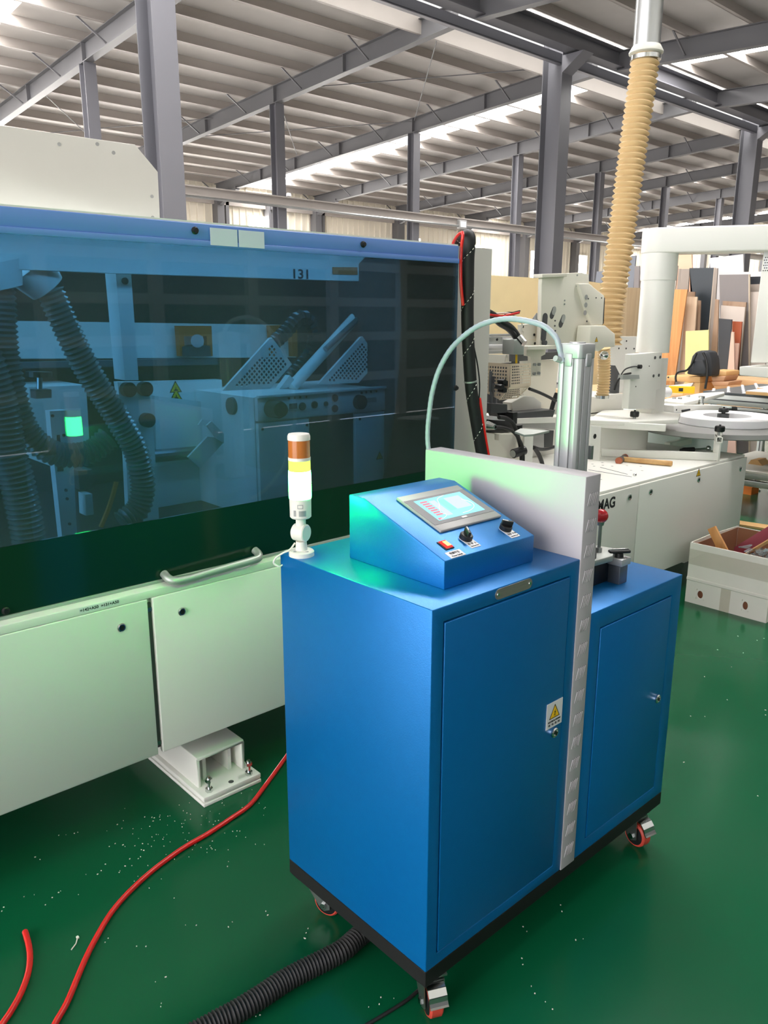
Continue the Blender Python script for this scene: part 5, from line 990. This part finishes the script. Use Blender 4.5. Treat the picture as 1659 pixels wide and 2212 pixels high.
# ------------------------------------------------------------------ dust extraction hose and duct
dh = thing('dust_hose', 'long beige ribbed dust hose hanging from a shiny round duct', 'hose', (4.75, 2.95, 1.3))
build(hose([(4.898,2.950,3.109),(4.875,2.950,2.901),(4.840,2.950,2.655),(4.812,2.950,2.435),(4.782,2.950,2.183),(4.752,2.950,1.927),(4.717,2.950,1.695),(4.699,2.950,1.490),(4.698,2.950,1.327)], 0.090, 0.0345, 0.020, 24, 4), 'hose', HOSEB, dh, smooth=True)
q = Vector((4.896,2.950,3.119)); du = thing('round_duct', 'shiny galvanised round duct above the beige dust hose', 'duct', q)
build(MB().lathe([(0.082, 0.0), (0.082, 4.2), (0, 4.2)], q, 32), 'duct_pipe', GALV, du, smooth=True)
build(MB().lathe([(0.080, -0.03), (0.104, -0.02), (0.104, -0.012), (0.086, 0.02), (0, 0.02)], q, 32), 'collar', BEIGE, du, smooth=True)
build(MB().lathe([(0.0925, -0.06), (0.0925, -0.035), (0, -0.035)], q, 32), 'clamp_band', CHROME, dh, smooth=True)

# ------------------------------------------------------------------ tools on the right machine
hm = thing('hammer', 'hammer with wooden handle lying on the white machine top', 'hammer', (4.112,2.300,0.707))
a, b = (4.004,2.375,0.722), (4.083,2.109,0.722)
build(MB().bar(a, b, 0.022, 0.028), 'handle', wood('hammer_wood', (196, 148, 92), (214, 172, 116), 'x'), hm, 0.006)
c = Vector(a); d = (Vector(b) - c).normalized(); s_ = Vector((-d.y, d.x, 0))
build(MB().cyl(c - s_ * 0.05, c + s_ * 0.05, 0.017, n=14), 'head', IRON, hm, smooth=True)
for k_ in (-1, 1): build(MB().cyl(c + s_ * 0.05 * k_, c + s_ * 0.072 * k_, 0.019, n=14), 'copper_face', mat('copper', (168, 96, 72), 0.4, 0.6), hm, smooth=True)
rt2 = thing('ratchet_wrench', 'ratchet wrench with black grip lying behind the reel arm', 'wrench', (4.688,2.284,0.708))
a, b, c = (4.541,2.302,0.722), (4.628,2.262,0.722), (4.737,2.222,0.722)
build(MB().tube(spline([a, Vector(a).lerp(Vector(b), .3), b], 0.01), lambda k: 0.015 if 1 < k else 0.010, 12), 'grip', BLACK, rt2, smooth=True)
build(MB().cyl(b, c, 0.006, n=10), 'shank', CHROME, rt2); build(MB().sphere(c, 0.017, 14, 8), 'head', CHROME, rt2, smooth=True)

# ------------------------------------------------------------------ cardboard box with offcuts
cf, cbk, cl_, cr_, ch = 3.975, 4.54, 1.910, 1.475, 0.335
cbx = thing('cardboard_box', 'open white printed-over cardboard box full of offcuts beside the white machine', 'box', ((cf + cbk) / 2, (cl_ + cr_) / 2, 0))
cw = 0.006
hole = []
fw_ = MB()
def wall_with_holes(mb, ya, yb, z0_, z1_, x0_, x1_, holes):
    # front wall built as strips around two oval hand holes
    zs_ = [z0_] + sorted({h[1] - h[3] for h in holes} | {h[1] + h[3] for h in holes}) + [z1_]
    n = 14
    ov = []
    for hy, hz, ry_, rz_ in holes: ov.append([(hy + ry_ * math.cos(2 * PI * k / n), hz + rz_ * math.sin(2 * PI * k / n)) for k in range(n)])
    hb = [(hy - ry_ * 1.3, hy + ry_ * 1.3, hz - rz_ * 1.3, hz + rz_ * 1.3) for hy, hz, ry_, rz_ in holes]
    ys_ = sorted({ya, yb} | {v for h in hb for v in h[:2]}); zz_ = sorted({z0_, z1_} | {v for h in hb for v in h[2:]})
    for i in range(len(ys_) - 1):
        for j in range(len(zz_) - 1):
            a, b, c, d = ys_[i], ys_[i + 1], zz_[j], zz_[j + 1]; hit = [k for k, h in enumerate(hb) if abs(a - h[0]) < 1e-6 and c >= h[2] - 1e-6 and d <= h[3] + 1e-6 and abs(b - h[1]) < 1e-6]
            if not hit: mb.box(x0_, x1_, a, b, c, d); continue
            k = hit[0]; hy, hz, ry_, rz_ = holes[k]; H = hb[k]; o = ov[k]; m_ = len(o); out = []
            for p in o:
                dx, dz = (p[0] - hy) / (H[1] - hy), (p[1] - hz) / (H[3] - hz); s = max(abs(dx), abs(dz)); out.append((hy + (p[0] - hy) / s, hz + (p[1] - hz) / s))
            for x_ in (x0_, x1_): mb.add([(x_, p[0], p[1]) for p in o + out], [(q, (q + 1) % m_, m_ + (q + 1) % m_, m_ + q) for q in range(m_)])
            mb.add([(x_, p[0], p[1]) for x_ in (x0_, x1_) for p in o], [(q, (q + 1) % m_, m_ + (q + 1) % m_, m_ + q) for q in range(m_)])
h1 = (3.975,1.829,0.058); h2 = (3.975,1.587,0.063)
wall_with_holes(fw_, cr_, cl_, 0, ch, cf, cf + cw, [(h1[1], h1[2], 0.016, 0.022), (h2[1], h2[2], 0.014, 0.023)])
build(fw_, 'front_wall', CARDW, cbx)
sd_ = MB(); sd_.prism([(cf + cw, 0), (cf + cw, ch), (cf + 0.2, ch + 0.004), (cbk, ch - 0.01), (cbk, 0)], 'y', cl_ - cw, cl_); build(sd_, 'side_wall', CARDW, cbx)
sd_ = MB(); sd_.prism([(cf + cw, 0), (cf + cw, ch), (cbk, ch - 0.02), (cbk, 0)], 'y', cr_, cr_ + cw); build(sd_, 'side_wall', CARDW, cbx)
build(MB().box(cbk - cw, cbk, cr_ + cw, cl_ - cw, 0, ch - 0.012), 'back_wall', CARDW, cbx); build(MB().box(cf + cw, cbk - cw, cr_ + cw, cl_ - cw, 0, 0.008), 'bottom', CARDB, cbx)
li = MB(); li.box(cf + cw, cf + cw + 0.003, cr_ + 0.01, cl_ - 0.01, 0.14, ch - 0.004).box(cf + 0.01, cbk - 0.01, cl_ - cw - 0.003, cl_ - cw, 0.01, ch - 0.016).box(cbk - cw - 0.003, cbk - cw, cr_ + 0.01, cl_ - 0.01, 0.01, ch - 0.016).box(cf + 0.01, cbk - 0.01, cr_ + cw, cr_ + cw + 0.003, 0.01, ch - 0.024)
build(li, 'brown_lining', CARDB, cbx)
zc_ = (3.970,1.715,0.124)[2]
build(MB().prism([(cf - 0.001, zc_ + 0.022), (cf - 0.006, zc_ + 0.016), (cf - 0.006, zc_ + 0.006), (cf - 0.001, zc_)], 'y', cr_, cl_), 'crease_band', CARDW, cbx)
build(MB().box(cf - 0.0008, cf - 0.0002, (3.975,1.667,0.068)[1], (3.975,1.719,0.053)[1], 0.0, zc_), 'stained_tape', mat('stained_tape', (196, 188, 172), 0.5), cbx)
build(MB().box(cf - 0.0012, cf - 0.0004, cr_, cl_, 0.215, 0.30), 'clear_tape', glass_mat('clear_tape', (0.985, 0.98, 0.955), 0.04), cbx)
wp = thing('wooden_offcut', 'light wooden strip leaning out of the cardboard box', 'offcut', (4.100,1.795,0.308))
build(MB().prism([(1.883,0.389),(1.845,0.414),(1.757,0.289),(1.710,0.197),(1.747,0.171),(1.800,0.258)], 'x', 4.10, 4.116), 'strip', wood('offcut_wood', (196, 136, 76), (212, 156, 96), 'z'), wp, 0.001)
bp2 = thing('burgundy_offcut', 'burgundy faced board strip sticking out of the cardboard box', 'offcut', (4.200,1.681,0.354))
a, b = Vector((4.200,1.762,0.257)), Vector((4.050,1.530,0.456))
build(MB().bar(a, b, 0.014, 0.075, (0.5, 0.2, 1)), 'board', REDB, bp2, 0.001); build(MB().bar(a + Vector((-0.012, -0.004, -0.038)), b + Vector((-0.012, -0.004, -0.038)), 0.02, 0.006, (0.5, 0.2, 1)), 'raw_edge', CARDT, bp2)
mb = MB(); rnd = random.Random(5); cc = Vector((4.120,1.584,0.31))
for k in range(46):
    p = cc + Vector((rnd.gauss(0, .05), rnd.gauss(0, .045), rnd.gauss(-.01, .026))); s = 0.018 + rnd.random() * 0.03
    a1 = Vector((rnd.gauss(0, 1), rnd.gauss(0, 1), rnd.gauss(0, 1))).normalized() * s; a2 = Vector((rnd.gauss(0, 1), rnd.gauss(0, 1), rnd.gauss(0, 1))).normalized() * s
    a3 = a1.cross(a2).normalized() * s * .4
    mb.add([p - a1, p + a2, p + a1, p - a2, p + a3], [(0, 1, 4), (1, 2, 4), (2, 3, 4), (3, 0, 4)])
pw = build(mb, 'plastic_wrap', glass_mat('clear_film', (0.80, 0.80, 0.78), 0.30), None, kind=None); tag(pw, 'crumpled clear plastic film in the cardboard box', 'plastic film')
for z_ in range(3):
    pass
fill = thing('offcut_pile', 'brown packing offcuts filling the bottom of the cardboard box', 'offcut', (4.25, 1.7, 0.01))
build(MB().box(4.02, 4.5, 1.5, 1.88, 0.01, 0.12), 'stack', CARDB, fill, 0.004)

# ------------------------------------------------------------------ aluminium roller table at the right
at = thing('ball_table', 'aluminium profile table with black ball-transfer top at the right edge', 'table', (6.6, 2.1, 0))
tp = MB().box(6.10, 7.15, 0.9, 2.95, 0.925, 0.94); build(tp, 'top', mat('ball_top', (70, 76, 78), 0.4), at)
mb = MB()
for i in range(8):
    for j in range(16):
        p = Vector((6.17 + 0.13 * i, 2.90 - 0.12 * j + (0.06 if i % 2 else 0), 0.94)); mb.lathe([(0.015, 0), (0.013, 0.005), (0.005, 0.009), (0, 0.009)], p, 8)
build(mb, 'transfer_balls', LABELW, at, smooth=True, kind='stuff')
def profile(x0, x1, y0, y1, z0, z1, axis):
    mb = MB().box(x0, x1, y0, y1, z0, z1); return mb
for z0_, z1_ in ((0.845, 0.922), (0.785, 0.835)):
    rr = build(MB().box(6.10, 6.15, 0.9, 2.95, z0_, z1_), 'profile_rail', ALUM, at, 0.003); build(MB().box(6.097, 6.101, 0.9, 2.95, (z0_ + z1_) / 2 - 0.005, (z0_ + z1_) / 2 + 0.005), 'groove', DARKG, rr)
build(MB().box(6.15, 7.15, 2.90, 2.95, 0.845, 0.922), 'profile_rail', ALUM, at, 0.003); build(MB().box(6.15, 7.15, 2.90, 2.94, 0.26, 0.31), 'profile_rail', ALUM, at, 0.003)
build(MB().box(6.10, 6.15, 0.9, 2.95, 0.30, 0.345), 'profile_rail', ALUM, at, 0.003); build(MB().box(6.10, 6.15, 0.9, 2.95, 0.24, 0.285), 'profile_rail', ALUM, at, 0.003)
build(MB().box(6.10, 7.1, 0.9, 2.90, 0.345, 0.36), 'shelf', BEIGE, at)
for lx_, ly_ in ((6.10, 2.32), (7.10, 2.90), (6.10, 2.90), (7.10, 1.5), (6.10, 1.2)):
    lg = build(MB().box(lx_, lx_ + 0.05, ly_ - 0.05, ly_, 0.07, 0.845), 'leg', ALUM, at, 0.003)
    build(MB().box(lx_ - 0.001, lx_ + 0.001, ly_ - 0.03, ly_ - 0.02, 0.07, 0.845), 'groove', DARKG, lg)
    build(MB().lathe([(0.045, 0), (0.045, 0.008), (0.016, 0.022), (0.008, 0.024), (0.008, 0.07), (0, 0.07)], (lx_ + 0.025, ly_ - 0.025, 0), 20), 'levelling_foot', CHROME, lg, smooth=True)
ob = thing('orange_crate', 'small orange crate on the floor under the aluminium table', 'crate', (6.95, 2.75, 0))
oy = (6.900,2.816,-0.055)[1]; mb = MB().box(6.9, 7.05, oy, oy + 0.4, 0.0, 0.01)
for a in ((6.9, 6.908, oy, oy + 0.4), (7.042, 7.05, oy, oy + 0.4), (6.908, 7.042, oy, oy + 0.008), (6.908, 7.042, oy + 0.392, oy + 0.4)): mb.box(a[0], a[1], a[2], a[3], 0.01, 0.085)
build(mb, 'crate_body', ORANGE, ob); build(MB().box(6.892, 6.9, oy - 0.01, oy + 0.41, 0.07, 0.085), 'crate_rim', ORANGE, ob)
fb = build(MB().obox((5.843,2.356,0.009), (0.12, 0.62, 0.016), Matrix.Rotation(0.15, 3, 'Z')), 'floor_board', CARDT, None); tag(fb, 'flat pale board lying on the floor by the table foot', 'board')
sc_ = thing('brown_offcut', 'brown offcut on the lower shelf of the aluminium table', 'offcut', (6.5, 2.55, 0.36))
build(MB().prism([((6.400,2.551,0.183)[1], 0.361), ((6.400,2.664,0.171)[1], 0.361), ((6.400,2.644,0.203)[1], 0.395), ((6.400,2.591,0.217)[1], 0.40)], 'x', 6.4, 6.55), 'piece', CARDT, sc_)
for k, (pts, lbl_) in enumerate((([(5.950,2.553,0.99),(6.172,2.486,0.99)], 'white faced board offcut lying on the ball table'), ([(6.312,2.624,0.99),(6.446,2.599,0.99)], 'small white board offcut behind another on the ball table'))):
    p = pts[0]; o = thing('board_offcut', lbl_, 'board', (p[0], p[1], 0.953))
    build(MB().box(p[0], p[0] + 0.32, p[1] - 0.6, p[1], 0.953, 0.975), 'core', CARDT, o); build(MB().box(p[0] + .002, p[0] + 0.318, p[1] - 0.6, p[1] - .002, 0.975, 0.980), 'white_face', LABELW, o)
yc = build(MB().lathe([(0.02, 0), (0.022, 0.05), (0.012, 0.06), (0, 0.06)], (6.75, 2.52, 0.953), 14), 'yellow_cap', YELL, None, smooth=True); tag(yc, 'small yellow cap standing on the ball table', 'cap')

# ------------------------------------------------------------------ bench, parcels, backpack
bn = thing('bench', 'low pale wooden bench behind the feed table', 'bench', (7.7, 3.9, 0))
PINE = wood('pale_pine', (206, 170, 128), (224, 192, 152), 'y'); OAKX = wood('bench_oak', (196, 160, 118), (212, 178, 136), 'y')
build(MB().box(7.2, 8.3, 2.3, 5.2, 0.70, 0.74), 'top', PINE, bn)
for lx_, ly_ in ((7.25, 2.4), (8.15, 2.4), (7.25, 5.1), (8.15, 5.1)): build(MB().box(lx_, lx_ + 0.08, ly_ - 0.04, ly_ + 0.04, 0, 0.70), 'leg', PINE, bn)
for k, (ya, yb, zz0, xx) in enumerate(((2.35, 3.75, 0.74, 7.78), (2.4, 3.9, 0.80, 7.79), (2.35, 3.85, 0.86, 7.80))):
    o = thing('stacked_plank', ('lowest', 'middle', 'topmost')[k] + ' plank of the pale stack right of the backpack', 'plank', (xx + .3, (ya + yb) / 2, zz0), 'planks stacked on the bench')
    build(MB().box(xx, xx + 0.45, ya, yb, zz0 + 0.0005, zz0 + 0.0595), 'plank', OAKX, o, 0.004)
def px_box(name, lbl_, cat, pts, x_, dep, m, bev=0.006): 
    o = thing(name, lbl_, cat, (x_ + dep / 2, sum(p[0] for p in pts) / len(pts), min(p[1] for p in pts)))
    return o, build(MB().prism(pts, 'x', x_, x_ + dep), 'body', m, o, bev)
o, b = px_box('parcel', 'lower tan cardboard tray on the bench under the backpack', 'parcel', [(3.734,0.891),(3.569,0.902)] + [((7.300,3.569,0.902)[1], 0.741), ((7.300,3.734,0.891)[1], 0.741)], 7.3, 0.3, CARDT)
b2 = build(MB().prism([(3.890,0.854),(3.626,0.899),(3.664,0.829),(3.871,0.816)], 'x', 7.28, 7.31), 'plastic_bag', LABELW, o)
o, b = px_box('parcel', 'upper tan cardboard tray carrying the black backpack', 'parcel', [(3.930,0.947),(3.584,0.956),(3.579,0.9),(3.926,0.898)], 7.32, 0.32, CARDT)
q = (7.318,3.904,0.933); build(MB().cyl(q, (q[0] - 0.003, q[1], q[2]), 0.009, n=10), 'punch_hole', BLACK, o)
for k, pts in enumerate(([(3.515,0.91),(3.336,0.921),(3.346,0.882),(3.489,0.87)], [(3.530,0.954),(3.382,0.97),(3.402,0.918),(3.510,0.91)], [(3.560,1.012),(3.393,1.013),(3.391,0.968),(3.539,0.953)])):
    px_box('folded_carton', ('bottom', 'middle', 'top')[k] + ' one of the folded brown cartons beside the backpack', 'carton', pts, 7.4 + .02 * k, 0.28, CARDT if k == 2 else mat('folded_card', (190, 146, 112), 0.8), 0.01)
bpk = thing('backpack', 'black backpack standing on tan cardboard trays', 'backpack', (7.300,3.612,0.959))
prof = [(3.706,0.977),(3.682,1.059),(3.665,1.148),(3.632,1.188),(3.582,1.200),(3.509,1.190),(3.477,1.126),(3.461,1.040),(3.458,0.968),(3.568,0.964)]
build(MB().prism(prof, 'x', 7.28, 7.46), 'bag', BAG, bpk, 0.016, seg=2); build(MB().prism([(3.635,1.110),(3.538,1.123),(3.493,1.038),(3.497,0.98),(3.648,0.979)], 'x', 7.25, 7.29), 'front_pocket', BAG, bpk, 0.015)
build(MB().tube(spline([(7.240,3.600,1.180),(7.240,3.616,1.131),(7.240,3.646,1.061),(7.240,3.683,1.015),(7.240,3.735,1.002),(7.240,3.776,0.985),(7.240,3.788,0.945),(7.240,3.779,0.9)], 0.02), 0.010, 8), 'strap', BLACK, bpk); build(MB().tube(spline([(7.240,3.539,1.182),(7.240,3.509,1.135),(7.240,3.486,1.059),(7.240,3.477,0.972),(7.240,3.481,0.913),(7.240,3.485,0.855)], 0.02), 0.012, 8), 'strap', BLACK, bpk)
lvl = thing('spirit_level', 'yellow spirit level lying on the white feed table', 'level', (5.562,2.854,0.955)); p = (5.606,2.877,0.955)
build(MB().obox((p[0], p[1], 0.985), (0.03, 0.18, 0.05), Matrix.Rotation(0.5, 3, 'Z')), 'body', YELL, lvl, 0.002); build(MB().obox((p[0] - .012, p[1], 0.985), (0.012, 0.03, 0.025), Matrix.Rotation(0.5, 3, 'Z')), 'vial_window', INK, lvl)
build(MB().obox((p[0] - 0.02, p[1] + 0.115, 0.985), (0.04, 0.05, 0.052), Matrix.Rotation(0.5, 3, 'Z')), 'end_cap', GREYL, lvl, 0.004)
wr = thing('film_roll', 'white roll lying left of the yellow level', 'roll', (5.495,2.966,0.95)); a, b = (5.224,2.865,0.985), (5.340,2.839,0.985)
build(MB().cyl(a, b, 0.035, n=18), 'roll', LABELW, wr, smooth=True)

# ------------------------------------------------------------------ leaning boards
def board(pts, x_, m, lbl_, th=0.02, name='leaning_board', grp='boards leaning at the back', edge=None):
    (ya, za), (yb, zb2), (yc_, zc2), (yd, zd) = pts
    def down(p, q): t = p[1] / (p[1] - q[1]) if abs(p[1] - q[1]) > 1e-6 else 1; return (p[0] + (q[0] - p[0]) * t, 0.0)
    poly = [(ya, za), (yb, zb2), down((yb, zb2), (yc_, zc2)), down((ya, za), (yd, zd))]
    cy_ = sum(p[0] for p in poly) / 4
    o = thing(name, lbl_, 'board', (x_, cy_, 0), grp); build(MB().prism(poly, 'x', x_, x_ + th), 'sheet', m, o)
    if edge:
        build(MB().prism([poly[1], (poly[1][0] - 0.012, poly[1][1]), (poly[2][0] - 0.012, 0), poly[2]], 'x', x_ - 0.001, x_ + th), 'edge_band', edge, o)
    return o
ORW = wood('orange_pine', (188, 122, 64), (214, 158, 102), 'z', 10); OAK = wood('pale_oak', (206, 184, 146), (226, 208, 174), 'z', 9); PLY = wood('peach_ply', (220, 172, 142), (232, 192, 164), 'y', 3)
BEI = wood('beige_ash', (190, 164, 138), (208, 184, 158), 'z', 12); BRN = wood('brown_ash', (142, 114, 92), (164, 136, 112), 'z', 12); RBR = wood('red_beech', (160, 78, 48), (184, 100, 66), 'z', 10)
TAU = mat('taupe_board', (150, 138, 128), 0.5); NAVY = mat('dark_navy_board', (40, 48, 54), 0.4); CHAR = mat('charcoal_board', (46, 49, 54), 0.4); GRY = mat('grey_board', (122, 116, 115), 0.5); GRB = mat('blue_grey_board', (112, 116, 124), 0.5)
WHB = mat('white_board', (222, 218, 217), 0.5); PKB = mat('pink_board', (214, 178, 160), 0.55); PTA = mat('pale_taupe_board', (196, 184, 174), 0.5); YLB = mat('yellow_board', (214, 208, 146), 0.5); EDG = mat('raw_board_edge', (196, 180, 160), 0.7)
board([(5.259,2.280),(4.967,2.301),(4.936,2.093),(5.238,2.102)], 9.60, PLY, 'peach plywood sheet standing tallest behind the white post')
board([(4.679,2.181),(4.283,2.205),(4.252,1.991),(4.639,1.981)], 9.50, WHB, 'tall white board behind the grey and black boards')
board([(4.235,2.006),(3.967,2.002),(3.967,1.951),(4.230,1.960)], 9.45, WHB, 'white board with low top edge beside the pendant panel')
board([(5.152,2.111),(5.039,2.106),(5.048,1.816),(5.167,1.818)], 9.35, WHB, 'pale white board directly right of the white post'); board([(5.025,2.105),(4.982,2.101),(4.989,1.814),(5.033,1.815)], 9.33, PTA, 'narrow pale board beside the white board at the post')
board([(4.925,2.060),(4.900,2.058),(4.888,1.798),(4.923,1.799)], 9.25, TAU, 'thin taupe board edge left of the taupe boards'); board([(4.870,2.053),(4.763,2.051),(4.756,1.770),(4.863,1.784)], 9.20, TAU, 'taupe board left of the big black board')
board([(4.712,2.054),(4.418,2.046),(4.412,1.356),(4.553,1.360)], 9.10, NAVY, 'big black board with pale right edge in the middle', edge=EDG)
board([(4.405,2.042),(4.366,2.038),(4.339,1.292),(4.383,1.291)], 9.08, TAU, 'tall taupe board right of the big black board')
board([(4.300,1.962),(3.973,1.956),(3.880,1.131),(4.193,1.120)], 9.00, GRY, 'wide dark grey board right of centre', edge=EDG)
board([(3.973,1.771),(3.779,1.773),(3.744,1.378),(3.930,1.375)], 9.06, PTA, 'beige board next to the pendant panel'); board([(4.008,1.855),(3.813,1.855),(3.769,1.377),(3.956,1.374)], 9.12, TAU, 'taupe board showing above the beige board'); board([(4.046,1.939),(3.848,1.937),(3.794,1.376),(3.982,1.373)], 9.18, CHAR, 'charcoal board showing above the taupe board by the pendant')
board([(4.194,1.678),(3.931,1.660),(3.925,1.189),(4.159,1.182)], 8.92, BRN, 'brown grained board behind the pale taupe board'); board([(4.187,1.630),(3.919,1.608),(3.915,1.133),(4.164,1.125)], 8.88, PTA, 'pale taupe board in front of the dark grey board')
board([(4.635,1.785),(4.542,1.781),(4.522,1.362),(4.612,1.361)], 8.95, BRN, 'narrow brown board behind the beige ash board'); board([(4.486,1.688),(4.441,1.683),(4.421,1.364),(4.474,1.363)], 8.90, BRN, 'narrow dark brown board right of the beige ash board'); board([(4.574,1.728),(4.443,1.723),(4.433,1.353),(4.573,0.865)], 8.82, BEI, 'beige ash board right of the orange pine board')
board([(4.770,1.810),(4.508,1.801),(4.556,0.872),(4.741,0.807)], 8.70, ORW, 'orange pine board with strong grain beside the white post')
board([(4.213,1.694),(4.174,1.688),(4.127,1.054),(4.200,1.057)], 8.78, BRN, 'tall narrow brown board left of the small black board')
board([(4.137,1.063),(4.065,1.060),(4.063,0.952),(4.131,0.948)], 8.66, PKB, 'short pinkish board by the backpack')
board([(3.987,1.459),(3.883,1.455),(3.878,1.228),(3.962,1.226)], 8.76, RBR, 'red-brown board right of the small black board'); board([(4.074,1.488),(3.933,1.478),(3.914,0.978),(4.030,0.972)], 8.62, CHAR, 'small black board in front right of centre')
board([(3.905,1.352),(3.879,1.347),(3.833,0.989),(3.904,0.985)], 8.58, PKB, 'pink tapering board right of the small black board'); board([(3.903,1.231),(3.846,1.231),(3.840,1.075),(3.886,1.073)], 8.66, PKB, 'short pink board in front of the red-brown board')
board([(4.404,1.350),(4.143,1.368),(4.120,1.124),(4.370,0.918)], 8.55, YLB, 'pale yellow board behind the black backpack')
board([(5.782,2.255),(5.684,2.263),(5.688,1.872),(5.772,1.874)], 9.55, GRB, 'blue-grey board right of the dust hose'); board([(5.673,2.132),(5.606,2.132),(5.594,1.869),(5.665,1.871)], 9.52, GRY, 'dark grey board beside the blue-grey board'); board([(5.636,2.126),(5.487,2.126),(5.487,1.868),(5.637,1.872)], 9.58, WHB, 'white board just left of the white post'); board([(5.614,1.972),(5.597,1.970),(5.599,1.870),(5.617,1.870)], 9.54, TAU, 'thin taupe strip left of the white board')
board([(6.262,2.090),(6.164,2.087),(6.164,1.884),(6.279,1.886)], 9.57, GRB, 'grey board left of the dust hose')
def yboard(pts, y_, m, lbl_, th=0.02):
    poly = [tuple(pts[0]), tuple(pts[1]), (pts[1][0], 0), (pts[0][0], 0)]
    o = thing('standing_panel', lbl_, 'panel', ((pts[0][0] + pts[1][0]) / 2, y_, 0)); build(MB().prism(poly, 'y', y_, y_ + th), 'sheet', m, o); return o
PYL = mat('pale_yellow_mdf', (238, 216, 168), 0.6)
yboard([(5.646,1.889),(6.995,1.890)], 5.2, PYL, 'large pale yellow panel standing behind the machine head, left part')
yboard([(7.938,1.899),(8.591,1.860)], 5.35, PYL, 'pale yellow panel between the machine head and the dust hose')
yboard([(8.783,1.852),(9.501,1.858)], 5.5, OAK, 'pale oak panel standing between dust hose and white post')
bpy.context.view_layer.update()
